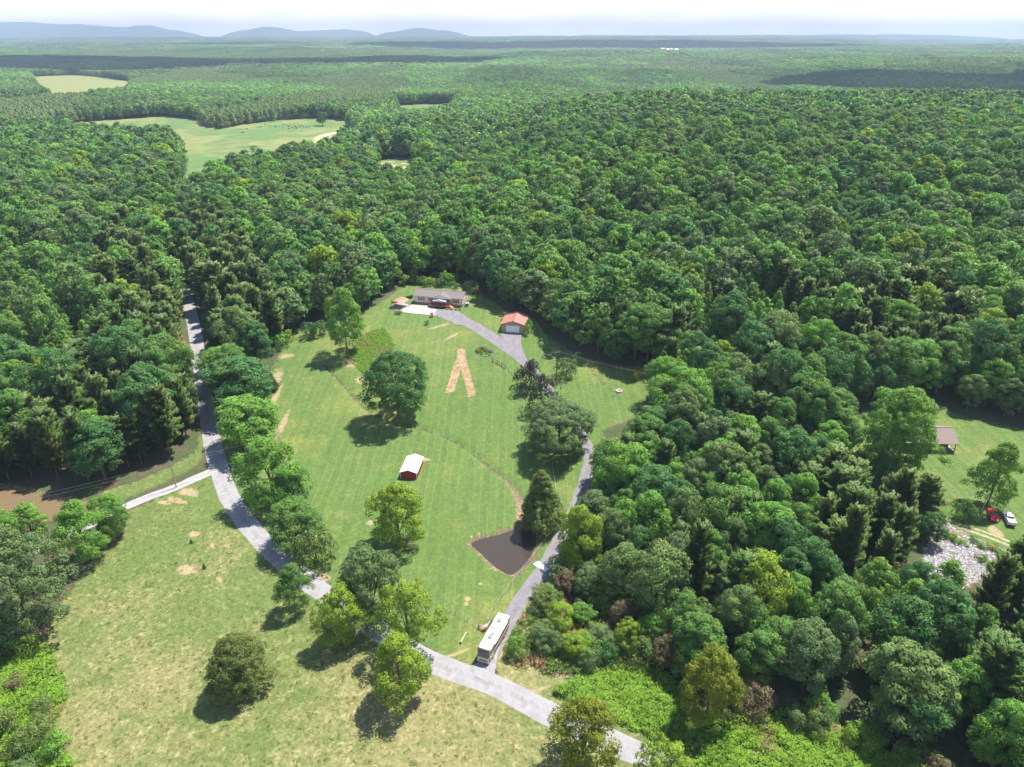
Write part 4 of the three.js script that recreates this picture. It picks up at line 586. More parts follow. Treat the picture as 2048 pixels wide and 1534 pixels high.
    part('soil', box(w - 0.12, 0.34, 0.74, 0, 0.25, 0), mat(0.35, 0.24, 0.16, 1), p);
    const pl = new THREE.Mesh(SHRUB[0].mid, LEAF.fresh); pl.name = 'plants'; pl.scale.set(w * 0.16, 0.16, 0.16); pl.position.y = 0.4; p.add(shade(pl));
  });
  { const [X, Z] = at(W / 2 + 1.6, -1.2), a = thing('heat_pump', 'grey boxy outdoor heat pump at the right end of the house', 'heat pump', [X, H(X, Z), Z], f.turn); part('base', box(1.7, 0.2, 1.7, 0, 0.05, 0), M.block, a); part('cabinet', rbox(1.4, 1.15, 1.3, 0.06, 0, 0.75, 0), mat(0.13, 0.14, 0.16, 0.6), a); part('top_panel', rbox(1.45, 0.12, 1.35, 0.04, 0, 1.38, 0), mat(0.45, 0.47, 0.5, 0.5), a); part('fan_grille', new THREE.TorusGeometry(0.42, 0.04, 6, 20).rotateX(Math.PI / 2).translate(0, 1.46, 0), M.dark, a); }
}
// ---------------------------------------------------------------- carport, garage, shed, cabin
{
  const c = [-45.61, -273.62], t = thing('carport', 'rose-red arched metal carport on posts left of the house', 'carport', [c[0], H(...c), c[1]], -0.42);
  const w = 5.6, d = 5.8;
  for (let k = 0; k < 9; k++) { const a = (k / 9 - 0.5) * 2, b = ((k + 1) / 9 - 0.5) * 2, ya = 3.1 - 0.75 * a * a * Math.abs(a) ** 0.3, yb = 3.1 - 0.75 * b * b * Math.abs(b) ** 0.3; const len = Math.hypot((b - a) * w / 2, yb - ya); part('roof_panel', box(len + 0.02, 0.06, d, (a + b) / 2 * w / 2, (ya + yb) / 2, 0, 0, 0, Math.atan2(yb - ya, (b - a) * w / 2)), M.rose, t); }
  for (const s of [-1, 1]) for (const z of [-2.6, 0, 2.6]) part('post', box(0.1, 3.2, 0.1, s * (w / 2 - 0.1), 0.75, z), M.steel, t);
  for (const z of [-2.6, 0, 2.6]) part('tie_beam', box(w - 0.3, 0.08, 0.08, 0, 2.32, z), M.steel, t);
}
{
  const f = face([-3.97, -249.6], [4.7, -248.31]), W = f.w, Dp = 10, e = 3.2, y0 = H(f.x, f.z);
  const t = thing('garage', 'tan metal garage with rose-red gable roof and white door', 'garage', [f.x, y0, f.z], f.turn);
  const wall = part('wall', [box(W, e + 1, Dp, 0, (e - 1) / 2, -Dp / 2), prism([[-W / 2, e], [W / 2, e], [0, e + 1.35]], Dp - 0.2).translate(0, 0, -Dp + 0.1)], M.tan, t);
  for (let k = 0; k < 10; k++) { const x = mix(-W / 2 + 0.25, W / 2 - 0.25, k / 9); if (Math.abs(x) > 2.5) part('wall_rib', box(0.06, e - 0.1, 0.05, x, e / 2, 0.025), M.tan, wall); }
  const roof = part('roof', gableRoof(W, Dp, e, 1.4, 0.3, 0.1, false).map((g) => g.translate(0, 0, -Dp / 2)), M.rose, t);
  part('ridge_cap', box(0.35, 0.1, Dp + 0.7, 0, e + 1.5, -Dp / 2), mat(0.16, 0.06, 0.05, 0.7), roof);
  const an = Math.atan2(1.4, W / 2); for (const s of [-1, 1]) for (let k = 0; k < 12; k++) { const g = box(W / 2 + 0.25, 0.05, 0.06); g.rotateZ(-s * an); part('roof_seam', g.translate(s * (W / 4 + 0.05), e + 0.8, -Dp + k * 0.9 + 0.1), M.rose, roof); }
  part('gable_trim', [-1, 1].map((s) => { const g = box(Math.hypot(W / 2 + 0.3, 1.5), 0.22, 0.06); g.rotateZ(-s * an); return g.translate(s * (W / 4 + 0.1), e + 0.66, 0.32); }), mat(0.3, 0.12, 0.08, 0.7), t);
  const door = part('garage_door', box(4.7, 2.5, 0.08, -0.1, 1.27, 0.06), M.white, t);
  for (let k = 0; k < 4; k++) part('door_panel', box(4.5, 0.53, 0.05, -0.1, 0.34 + k * 0.62, 0.11), M.white, door);
  part('door_frame', [box(0.14, 2.7, 0.14, -2.52, 1.35, 0.06), box(0.14, 2.7, 0.14, 2.32, 1.35, 0.06), box(5, 0.14, 0.14, -0.1, 2.66, 0.06)], M.white, t);
  for (const s of [-1, 1]) part('corner_trim', box(0.14, e, 0.14, s * W / 2, e / 2, 0.02), mat(0.3, 0.12, 0.08, 0.7), t);
  for (const z of [-3, -6.5]) { const o = part('window', box(0.1, 0.8, 1, W / 2 + 0.04, 1.8, z), M.white, t); part('pane', box(0.06, 0.62, 0.8, W / 2 + 0.08, 1.8, z), M.glass, o); }
}
{
  const f = face([-30.59, -163.93], [-26.11, -163.87]), W = f.w, Dp = 8, e = 2.1, y0 = H(f.x, f.z), t = thing('storage_shed', 'red storage shed with white metal roof on the lawn', 'shed', [f.x, y0, f.z], f.turn - 0.1);
  const wall = part('wall', [box(W, e + 0.6, Dp, 0, (e - 0.6) / 2, -Dp / 2), prism([[-W / 2, e], [W / 2, e], [0, e + 0.75]], Dp - 0.1).translate(0, 0, -Dp + 0.05)], M.barn, t);
  for (let k = 0; k < 8; k++) part('wall_rib', box(0.05, e, 0.04, mix(-W / 2 + 0.3, W / 2 - 0.3, k / 7), e / 2, 0.02), M.barn, wall);
  for (let k = 0; k < 12; k++) part('wall_rib', box(0.04, e, 0.05, W / 2 + 0.02, e / 2, -0.3 - k * 0.67), M.barn, wall);
  const roof = part('roof', gableRoof(W, Dp, e, 0.8, 0.22, 0.07, false).map((g) => g.translate(0, 0, -Dp / 2)), M.roofWhite, t), an = Math.atan2(0.8, W / 2);
  for (const s of [-1, 1]) for (let k = 0; k < 10; k++) { const g = box(W / 2 + 0.2, 0.04, 0.05); g.rotateZ(-s * an); part('roof_seam', g.translate(s * (W / 4 + 0.04), e + 0.46, -Dp + 0.1 + k * 0.87), M.roofWhite, roof); }
  part('ridge_cap', box(0.3, 0.06, Dp + 0.46, 0, e + 0.86, -Dp / 2), M.roofWhite, roof);
  part('eave_trim', [-1, 1].map((s) => { const g = box(Math.hypot(W / 2 + 0.22, 0.85), 0.13, 0.05); g.rotateZ(-s * an); return g.translate(s * (W / 4 + 0.06), e + 0.37, 0.23); }), M.white, t);
  for (const s of [-1, 1]) part('corner_trim', box(0.1, e, 0.1, s * W / 2, e / 2, 0.01), M.white, t);
  part('skid', [box(0.2, 0.25, Dp, -W / 3, 0, -Dp / 2), box(0.2, 0.25, Dp, W / 3, 0, -Dp / 2)], M.pole, t);
}
{
  const f = face([114.47, -176.75], [128.19, -176.1]), W = f.w, Dp = 10, e = 3, y0 = H(f.x, f.z), t = thing('log_cabin', 'brown-roofed cabin half hidden by a tree in the neighbouring yard', 'cabin', [f.x, y0, f.z], f.turn);
  part('foundation', box(W - 0.2, 2, Dp - 0.3, 0, -0.6, -Dp / 2 - 1.2), M.block, t);
  const wall = part('wall', [box(W - 1, e - 0.4, Dp - 2, -0.4, 0.4 + (e - 0.4) / 2, -Dp / 2 - 1.1), ...[-1, 1].map((s) => prism([[-Dp / 2 + 0.4, e], [Dp / 2 - 0.4, e], [0, e + 2.1]], 0.2).rotateY(Math.PI / 2).translate(s < 0 ? -W / 2 + 0.1 : W / 2 - 1.1, 0, -Dp / 2))], M.lodgeBrown, t);
  for (let k = 0; k < 9; k++) part('log', bar([-W / 2 + 0.2, 0.55 + k * 0.28, -2.08], [W / 2 - 1, 0.55 + k * 0.28, -2.08], 0.14, 7), M.lodgeBrown, wall);
  const roof = part('roof', gableRoof(W, Dp, e, 2.2, 0.5, 0.14, true).map((g) => g.translate(0, 0, -Dp / 2)), M.lodgeRoof, t);
  part('ridge_cap', box(W + 1, 0.1, 0.36, 0, e + 2.36, -Dp / 2), M.lodgeRoof, roof);
  for (const x of [W / 2 - 0.3, W / 2 - 4, W / 2 - 8]) part('porch_post', box(0.18, e + 0.5, 0.18, x, e / 2 - 0.2, 0.1), M.lodgeBrown, t);
  part('porch_floor', box(W, 0.2, 2.2, 0, 0.3, -1), M.pole, t); part('porch_rail', box(W, 0.1, 0.1, 0, 1.2, 0.1), M.lodgeBrown, t);
  const door = part('door', box(1, 2, 0.1, 3, 1.4, -1.95), M.dark, t); part('handle', rbox(0.08, 0.08, 0.1, 0.02, 3.36, 1.4, -1.87), M.steel, door);
  for (const x of [0.4, 5.4]) { const o = part('window', box(1.2, 1.1, 0.1, x, 1.8, -1.93), M.white, t); part('pane', box(1, 0.9, 0.06, x, 1.8, -1.88), M.glass, o); }
}
// ---------------------------------------------------------------- motorhome
{
  const a = [-5.33, -100.02], b = [-1.54, -109.29], d = [a[0] - b[0], a[1] - b[1]], turn = Math.atan2(d[0], d[1]), L = 10.4, Wd = 2.5, m = [mix(a[0], b[0], 0.46), mix(a[1], b[1], 0.46)];
  const t = thing('motorhome', 'long white-roofed motorhome with brown sides parked in the driveway mouth', 'motorhome', [m[0], H(...m) + 0.06, m[1]], turn);
  const taupe = mat(0.2, 0.155, 0.12, 0.3), sand = mat(0.5, 0.4, 0.3, 0.35), deep = mat(0.05, 0.04, 0.038, 0.3), shell = mat(0.8, 0.79, 0.77, 0.3);
  part('lower_body', rbox(Wd, 1.5, L - 0.1, 0.18, 0, 1.2, 0), taupe, t);
  part('upper_body', prism([[-L / 2 + 0.1, 1.7], [L / 2 - 0.12, 1.7], [L / 2 - 0.34, 3.05], [L / 2 - 0.75, 3.3], [-L / 2 + 0.1, 3.3]], Wd - 0.16, 0.07).rotateY(-Math.PI / 2).translate(Wd / 2 - 0.08, 0, 0), taupe, t);
  const roof = part('roof', rbox(Wd + 0.06, 0.44, L - 0.5, 0.21, 0, 3.26, -0.24), shell, t);
  part('front_cap', prism([[-1.27, 0], [1.27, 0], [1.15, 0.42], [0.7, 0.62], [-0.7, 0.62], [-1.15, 0.42]], 0.3, 0.05).rotateX(Math.PI / 2).translate(0, 3.36, L / 2 - 0.9), mat(0.09, 0.07, 0.075, 0.3), t);
  const ws = part('windshield', rbox(2.3, 1.15, 0.1, 0.05, 0, 0, 0).rotateX(-0.17).translate(0, 2.36, L / 2 - 0.13), M.glass, t); part('centre_post', box(0.05, 1.1, 0.05, 0, 0, 0, -0.17).translate(0, 2.36, L / 2 - 0.07), M.dark, ws);
  part('front_mask', rbox(2.46, 0.62, 0.2, 0.08, 0, 1.42, L / 2 + 0.02), sand, t); part('bumper', rbox(2.48, 0.42, 0.3, 0.1, 0, 0.62, L / 2 + 0.02), sand, t); part('grille', box(1.2, 0.34, 0.06, 0, 1.03, L / 2 + 0.03), M.dark, t);
  for (const s of [-1, 1]) {
    part('headlight', rbox(0.42, 0.24, 0.1, 0.05, s * 0.92, 1.05, L / 2 + 0.02), mat(0.75, 0.77, 0.8, 0.15), t);
    const mi = part('mirror', rbox(0.16, 0.38, 0.14, 0.05, s * 1.5, 2.25, L / 2 - 0.05), M.white, t); part('mirror_arm', bar([s * 1.22, 2.5, L / 2 - 0.35], [s * 1.5, 2.42, L / 2 - 0.05], 0.03, 5), M.dark, mi);
    part('stripe', [box(0.03, 0.16, L - 0.8, s * (Wd / 2 + 0.01), 1.45, -0.1), box(0.03, 0.1, L - 0.8, s * (Wd / 2 + 0.012), 0.95, -0.1)], sand, t); part('swoosh', box(0.03, 0.34, L * 0.6, s * (Wd / 2 + 0.02), 1.15, -1.4, 0.03), deep, t);
    for (const [z, w] of [[3.6, 1.1], [1.2, 1.6], [-1.4, 1.4], [-3.7, 1.2]]) part('side_window', rbox(0.05, 0.72, w, 0.02, s * (Wd / 2 + 0.015), 2.35, z), M.glass, t);
    for (const z of [3.1, -2.5]) { const wh = part('wheel', new THREE.CylinderGeometry(0.46, 0.46, 0.28, 20).rotateZ(Math.PI / 2).translate(s * 1.12, 0.46, z), M.rubber, t); part('rim', new THREE.CylinderGeometry(0.26, 0.26, 0.06, 16).rotateZ(Math.PI / 2).translate(s * 1.27, 0.46, z), M.steel, wh); }
    part('tail_light', rbox(0.14, 0.5, 0.06, 0.03, s * 1.08, 1.3, -L / 2 + 0.03), mat(0.4, 0.02, 0.02, 0.3), t);
  }
  part('awning_tube', bar([1.32, 3.1, 2.6], [1.32, 3.1, -3.8], 0.09, 8), M.white, t);
  const en = part('entry_door', rbox(0.05, 1.9, 0.75, 0.02, Wd / 2 + 0.02, 1.75, 2.55), taupe, t); part('handle', rbox(0.05, 0.12, 0.1, 0.02, Wd / 2 + 0.06, 1.6, 2.28), M.steel, en);
  part('rear_ladder', [bar([-0.4, 0.9, -L / 2 - 0.05], [-0.4, 3.4, -L / 2 - 0.05], 0.025, 5), bar([-0.75, 0.9, -L / 2 - 0.05], [-0.75, 3.4, -L / 2 - 0.05], 0.025, 5), ...[1.2, 1.6, 2, 2.4, 2.8].map((y) => bar([-0.4, y, -L / 2 - 0.05], [-0.75, y, -L / 2 - 0.05], 0.02, 5))], M.steel, t);
  const grey = mat(0.2, 0.2, 0.22, 0.6);
  for (const z of [-3.1, 1.5]) part('air_conditioner', rbox(0.82, 0.3, 1.1, 0.1, -0.1, 3.6, z), grey, t);
  for (const [x, z, w] of [[-0.55, -0.9, 0.36], [0.15, -0.75, 0.36], [0.05, 0.55, 0.36], [-0.75, 2.1, 0.2]]) { const v = part('roof_vent', rbox(w, 0.14, w * 1.1, 0.04, x, 3.54, z), grey, t); part('vent_lid', rbox(w * 0.8, 0.05, w * 0.85, 0.02, x, 3.62, z), M.dark, v); }
  part('satellite_dome', new THREE.SphereGeometry(0.34, 18, 9, 0, 6.283, 0, 1.57).scale(1, 0.8, 1).translate(0.2, 3.47, 2.75), mat(0.6, 0.6, 0.62, 0.3), t); part('antenna', rbox(0.2, 0.1, 0.3, 0.04, 0.1, 3.52, 3.35), grey, t);
}
// ---------------------------------------------------------------- cars
function wheels(t, tr, axles, r) { for (const z of axles) for (const s of [-1, 1]) { const w = part('wheel', new THREE.CylinderGeometry(r, r, 0.22, 18).rotateZ(Math.PI / 2).translate(s * tr, r, z), M.rubber, t); part('rim', new THREE.CylinderGeometry(r * 0.6, r * 0.6, 0.05, 14).rotateZ(Math.PI / 2).translate(s * (tr + 0.11), r, z), M.steel, w); } }
{
  const fr_ = [119.36, -142.29], re_ = [121.82, -148.56], p = [(fr_[0] + re_[0]) / 2, (fr_[1] + re_[1]) / 2], t = thing('parked_car', 'red sedan parked on the grass beside the white pickup', 'car', [p[0], H(...p), p[1]], Math.atan2(fr_[0] - re_[0], fr_[1] - re_[1])), paint = mat(0.55, 0.012, 0.03, 0.22);
  part('body', prism([[-2.3, 0.35], [2.3, 0.35], [2.34, 0.6], [2.2, 0.82], [1.1, 0.95], [-1.5, 0.98], [-2.25, 0.92], [-2.34, 0.6]], 1.62, 0.09).rotateY(-Math.PI / 2).translate(0.81, 0, 0), paint, t);
  part('cabin', prism([[-1.65, 0.95], [1.05, 0.95], [0.25, 1.36], [-0.95, 1.38]], 1.3, 0.06).rotateY(-Math.PI / 2).translate(0.65, 0, 0), M.glass, t);
  part('roof', rbox(1.2, 0.08, 1.35, 0.04, 0, 1.44, -0.35), paint, t);
  for (const s of [-1, 1]) { part('headlight', rbox(0.4, 0.14, 0.1, 0.04, s * 0.6, 0.68, 2.36), mat(0.7, 0.72, 0.75, 0.2), t); part('tail_light', rbox(0.4, 0.14, 0.08, 0.03, s * 0.6, 0.75, -2.4), mat(0.3, 0.01, 0.01, 0.3), t); part('mirror', rbox(0.16, 0.12, 0.1, 0.04, s * 0.98, 1, 0.75), paint, t); part('pillar', bar([s * 0.7, 0.98, 1.02], [s * 0.58, 1.42, 0.2], 0.04, 4), paint, t); }
  part('bumper', [rbox(1.7, 0.24, 0.16, 0.06, 0, 0.42, 2.36), rbox(1.7, 0.24, 0.16, 0.06, 0, 0.42, -2.38)], paint, t); wheels(t, 0.8, [1.45, -1.4], 0.32);
}
{
  const fr_ = [124.53, -146.67], re_ = [122.55, -140.89], p = [(fr_[0] + re_[0]) / 2, (fr_[1] + re_[1]) / 2], t = thing('pickup_truck', 'white pickup truck parked on the grass beside the red car', 'truck', [p[0], H(...p), p[1]], Math.atan2(fr_[0] - re_[0], fr_[1] - re_[1])), paint = mat(0.72, 0.73, 0.74, 0.25);
  part('body', prism([[-2.6, 0.5], [2.6, 0.5], [2.62, 0.95], [2.5, 1.05], [1.3, 1.12], [0.0, 1.12], [-2.6, 1.12]], 1.7, 0.07).rotateY(-Math.PI / 2).translate(0.85, 0, 0), paint, t);
  part('cab_glass', prism([[-0.45, 1.15], [1.2, 1.15], [0.65, 1.68], [-0.35, 1.7]], 1.42, 0.05).rotateY(-Math.PI / 2).translate(0.71, 0, 0), M.glass, t); part('roof', rbox(1.46, 0.1, 1.1, 0.05, 0, 1.76, 0.1), paint, t);
  const bed = part('bed_floor', box(1.5, 0.04, 1.95, 0, 1.2, -1.65), mat(0.5, 0.47, 0.42, 0.8), t); for (const s of [-1, 1]) part('bed_side', rbox(0.14, 0.34, 2.05, 0.04, s * 0.82, 1.34, -1.65), paint, bed); part('tailgate', rbox(1.5, 0.34, 0.1, 0.03, 0, 1.34, -2.66), paint, bed);
  part('bumper', [rbox(1.8, 0.22, 0.18, 0.06, 0, 0.6, 2.68), rbox(1.8, 0.22, 0.18, 0.06, 0, 0.6, -2.74)], M.dark, t);
  for (const s of [-1, 1]) { part('headlight', rbox(0.36, 0.18, 0.08, 0.03, s * 0.66, 0.86, 2.66), mat(0.7, 0.72, 0.75, 0.2), t); part('mirror', rbox(0.2, 0.16, 0.1, 0.04, s * 1.04, 1.25, 0.9), M.dark, t); part('tail_light', rbox(0.12, 0.3, 0.06, 0.02, s * 0.82, 1.0, -2.68), mat(0.4, 0.01, 0.01, 0.3), t); }
  wheels(t, 0.84, [1.65, -1.6], 0.38);
}
// ---------------------------------------------------------------- poles, wires and fences
function utilityPole(p, h, label, m, arm, turn) {
  const t = thing('utility_pole', label, 'utility pole', [p[0], H(...p) - 0.3, p[1]], turn); part('pole', cyl(0.17, 0.11, h + 0.3), m, t);
  if (arm) { part('crossarm', box(2.3, 0.14, 0.12, 0, h - 0.45, 0.15), m, t); for (const x of [-1, -0.35, 0.35, 1]) part('insulator', cyl(0.06, 0.05, 0.22, x, h - 0.38, 0.15, 8), M.steel, t); } else for (const y of [0.3, 1.1]) part('insulator', rbox(0.16, 0.2, 0.3, 0.04, 0, h - y, 0.15), M.steel, t);
  return [p[0], H(...p) + h - 0.35, p[1]];
}
const poleA = utilityPole([-89.67, -158.31], 8.3, 'grey wooden utility pole beside the gravel drive', M.poleGrey, false, 0.4);
const poleB = utilityPole([14.96, -217.65], 10.4, 'dark wooden utility pole with crossarm on the lawn right of the driveway', M.pole, true, 0.7);
const poleC = utilityPole([117.2, -145.12], 7.2, 'weathered utility pole beside the red car', M.poleGrey, false, 0.2);
part('transformer', cyl(0.24, 0.24, 0.7, 0.36, 6, 0, 12), M.steel, scene.children[scene.children.length - 1]);
function wire(a, b, sag, label, r = 0.018) {
  const pts = []; for (let k = 0; k <= 14; k++) { const t = k / 14; pts.push(new THREE.Vector3(mix(a[0], b[0], t), mix(a[1], b[1], t) - sag * 4 * t * (1 - t), mix(a[2], b[2], t))); }
  const m = new THREE.Mesh(new THREE.TubeGeometry(new THREE.CatmullRomCurve3(pts), 28, r, 4), M.wire); m.name = numbered('power_line'); m.userData = { label, category: 'power line', group: 'overhead power lines' }; scene.add(shade(m));
}
const off = (p, x, y, z) => [p[0] + x, p[1] + y, p[2] + z], westEnd = (() => { const q = [-131.38, -138.23]; return [q[0], H(...q) + 8, q[1]]; })(), eastEnd = (() => { const q = [49.56, -204.31]; return [q[0], H(...q) + 8, q[1]]; })(), northEnd = (() => { const q = [8.41, -253.23]; return [q[0], H(...q) + 3.4, q[1]]; })();
wire(off(poleA, 0, 0.1, 0), off(poleB, -0.7, 0.2, 0.4), 2.2, 'upper power line crossing the lawn between the two utility poles'); wire(off(poleA, 0, -0.75, 0.1), off(poleB, 0.7, 0.2, -0.4), 2.4, 'lower power line crossing the lawn between the two utility poles');
wire(off(poleA, 0, 0.1, 0), westEnd, 0.8, 'upper power line from the grey pole over the muddy pond'); wire(off(poleA, 0, -0.75, 0), off(westEnd, 0.3, -0.8, 0), 0.9, 'lower power line from the grey pole over the muddy pond');
wire(off(poleB, -0.6, 0.2, 0.3), eastEnd, 0.7, 'upper power line from the crossarm pole to the right-hand woods'); wire(off(poleB, 0.6, 0.2, -0.3), off(eastEnd, 0.8, 0, -0.8), 0.8, 'lower power line from the crossarm pole to the right-hand woods'); wire(off(poleB, -0.9, 0.2, 0.3), northEnd, 0.6, 'service line from the crossarm pole to the garage');
{ const q = [96.87, -159.16]; const e = [q[0], H(...q) + 7, q[1]]; wire(off(poleC, 0, 0.1, 0), e, 0.6, 'upper power line from the weathered pole into the pines'); wire(off(poleC, 0, -0.5, 0), off(e, 0, -0.5, 0), 0.7, 'lower power line from the weathered pole into the pines'); }
function wireFence(pts, label, gap = 4.2, h = 1.15) {
  const line = smooth(pts, gap), t = thing('wire_fence', label, 'fence', [line[0][0], H(...line[0]), line[0][1]]), y0 = t.position.y, L = line.map(([x, z]) => [x - line[0][0], H(x, z) - y0, z - line[0][1]]);
  L.forEach(([x, y, z]) => part('post', cyl(0.06, 0.055, h + 0.4, x, y - 0.35, z, 6), M.poleGrey, t));
  for (const k of [0.35, 0.7, 1.02]) part('strand', L.slice(1).map((b, i) => bar([L[i][0], L[i][1] + k, L[i][2]], [b[0], b[1] + k, b[2]], 0.018, 3)), M.steel, t);
}
wireFence([[-17.31, -115.72], [-14.16, -113.81], [-10.3, -111.26], [-6.55, -108.53]], 'thin wire fence from the roadside trees to the driveway mouth');
wireFence([[-5.37, -110.06], [-2.58, -116.72], [0.67, -122.93], [3.56, -128.36], [7.25, -134.81], [11.3, -143.29]], 'thin wire fence along the driveway beside the pond');
wireFence([[11.4, -169.48], [11.56, -159.56], [11.84, -150.52], [12.23, -144.28]], 'pale wire fence between the pond cedar and the driveway');
wireFence([[-1.56, -224.09], [2.68, -213.39], [6.13, -203.17], [9.53, -194.72], [11.43, -185.15]], 'thin wire fence down the lawn left of the purple trees');
wireFence([[-72.06, -190.87], [-66.77, -177.5], [-61.63, -166.25], [-56.36, -156.86], [-50.6, -147.17], [-46.75, -139.14], [-41.65, -131.66]], 'thin wire fence along the left edge of the lawn', 5);
{
  const pts = [[-6.86, -228.06], [-5.08, -226.51], [-3.66, -224.96], [-2.25, -223.42]], t = thing('rail_fence', 'short dark split-rail fence by the driveway flower bed', 'fence', [pts[0][0], H(...pts[0]), pts[0][1]]), L = pts.map((q) => [q[0] - pts[0][0], H(...q) - t.position.y, q[1] - pts[0][1]]);
  L.forEach(([x, y, z]) => part('post', box(0.18, 1.7, 0.18, x, y + 0.6, z), M.pole, t)); for (const k of [0.5, 1.05]) for (let i = 0; i < 3; i++) part('rail', bar([L[i][0], L[i][1] + k, L[i][2]], [L[i + 1][0], L[i + 1][1] + k, L[i + 1][2]], 0.08, 5), M.pole, t);
}
// ---------------------------------------------------------------- the corner bed with fence panels by the motorhome
{
  const A = [-6.86, -108.66], B = [-5.45, -107.73], C = [-4.33, -109.8], t = thing('corner_fence', 'triangular corner flower bed with red mulch and rail fence beside the motorhome', 'flower bed', [B[0], H(...B), B[1]]), q = (p) => [p[0] - B[0], p[1] - B[1]], a = q(A), c = q(C);
  const g = new THREE.BufferGeometry(); g.setAttribute('position', new THREE.Float32BufferAttribute([a[0], 0.12, a[1], 0, 0.12, 0, c[0], 0.12, c[1]], 3)); g.setAttribute('uv', new THREE.Float32BufferAttribute([0, 0, 1, 0, 0, 1], 2)); g.computeVertexNormals(); part('mulch', g, mat(0.5, 0.17, 0.13, 1, { side: THREE.DoubleSide }), t);
  for (const p of [a, [0, 0], c, [c[0] * 1.2, c[1] * 1.25]]) part('post', cyl(0.09, 0.08, 1.6, p[0], -0.2, p[1], 6), M.pole, t);
  for (const [p, r] of [[a, [0, 0]], [[0, 0], c], [c, [c[0] * 1.2, c[1] * 1.25]]]) for (const k of [0.5, 1.05]) part('rail', bar([p[0], k, p[1]], [r[0], k, r[1]], 0.07, 5), k > 1 ? mat(0.4, 0.35, 0.3, 0.9) : M.pole, t);
  const flag = part('flag_pole', cyl(0.04, 0.035, 1.9, c[0] * 0.2 + a[0] * 0.1, 0, c[1] * 0.3 + a[1] * 0.2, 6), M.white, t); const fx = c[0] * 0.2 + a[0] * 0.1, fz = c[1] * 0.3 + a[1] * 0.2;
  part('flag', [box(0.75, 0.5, 0.03, fx - 0.1, 1.2, fz + 0.3, -1.2, 0.3)], mat(0.72, 0.7, 0.72, 0.8), flag); part('flag_canton', [box(0.3, 0.26, 0.04, fx - 0.3, 1.3, fz + 0.22, -1.2, 0.3)], mat(0.06, 0.06, 0.2, 0.8), flag); part('flag_stripe', [box(0.72, 0.07, 0.045, fx - 0.1, 1.1, fz + 0.36, -1.2, 0.3)], mat(0.45, 0.03, 0.04, 0.8), flag);
}
{ const a = [-10.27, -104.46], b = [-9.32, -106.99], t = thing('fence_rail', 'pale wooden beam lying on a short stump in the lawn left of the motorhome', 'beam', [a[0], H(...a), a[1]]), d = [b[0] - a[0], b[1] - a[1]]; part('beam', bar([0, 0.2, 0], [d[0], 0.35, d[1]], 0.11, 6), mat(0.55, 0.5, 0.45, 0.9), t); part('stump', cyl(0.2, 0.18, 0.5, 0, -0.1, 0, 8), M.dark, t); part('block', box(0.3, 0.4, 0.3, d[0], 0.1, d[1]), mat(0.4, 0.38, 0.2, 0.9), t); }
// ---------------------------------------------------------------- fire pit, flower bed, small yard things
{
  const p = [35.37, -209.85], t = thing('fire_pit', 'round stone fire pit on the right-hand lawn', 'fire pit', [p[0], H(...p), p[1]]), r = rnd(5);
  for (let k = 0; k < 14; k++) { const a = k / 14 * 6.283; const g = new THREE.DodecahedronGeometry(0.28 + 0.08 * r(), 0); g.scale(1.2, 0.8, 0.9); g.rotateY(-a + r() * 0.5); part('stone', g.translate(Math.cos(a) * 0.95, 0.15, Math.sin(a) * 0.95), k % 3 ? mat(0.5, 0.42, 0.42, 0.95) : mat(0.35, 0.2, 0.2, 0.95), t); }
  part('ash', new THREE.CircleGeometry(0.8, 18).rotateX(-Math.PI / 2).translate(0, 0.06, 0), mat(0.25, 0.2, 0.2, 1), t);
}
{
  const poly = [[-13.3, -234.53], [-12.01, -238.15], [-10.19, -238.24], [-6.84, -234.85], [-5.72, -232.83], [-7.1, -230.72], [-9.96, -231.25]], c = [-9.7, -234.35], t = thing('flower_bed', 'stone-edged flower bed of red and green plants beside the driveway', 'flower bed', [c[0], H(...c), c[1]]), r = rnd(8);
  poly.forEach((a, i) => { const b = poly[(i + 1) % poly.length], n = Math.max(2, Math.round(Math.hypot(b[0] - a[0], b[1] - a[1]) / 0.55)); for (let k = 0; k < n; k++) { const x = mix(a[0], b[0], k / n), z = mix(a[1], b[1], k / n), g = new THREE.DodecahedronGeometry(0.24 + 0.08 * r(), 0); part('stone', g.translate(x - c[0], H(x, z) - t.position.y + 0.08, z - c[1]), M.stone, t); } });
  for (let k = 0; k < 26; k++) { const x = c[0] + (r() - 0.5) * 6, z = c[1] + (r() - 0.5) * 5; if (!inside(poly, x, z)) continue; const m = new THREE.Mesh(SHRUB[k % 3].mid, k % 5 === 0 ? mat(0.45, 0.12, 0.08, 0.8, { side: THREE.DoubleSide }) : k % 2 ? LEAF.fresh : LEAF.bright); m.name = 'plant'; const s = 0.22 + 0.14 * r(); m.scale.setScalar(s); m.position.set(x - c[0], H(x, z) - t.position.y, z - c[1]); m.rotation.y = r() * 6; t.add(shade(m)); }
}
{ const p = [-28.81, -257.21], t = thing('yard_lamp', 'thin dark yard lamp post beside the upper driveway', 'lamp post', [p[0], H(...p), p[1]]); part('post', cyl(0.06, 0.05, 2.4), M.dark, t); part('lantern', new THREE.LatheGeometry([[0, 2.4], [0.16, 2.45], [0.2, 2.75], [0.05, 2.95], [0, 3]].map(([x, y]) => new THREE.Vector2(x, y)), 8), M.steel, t); }
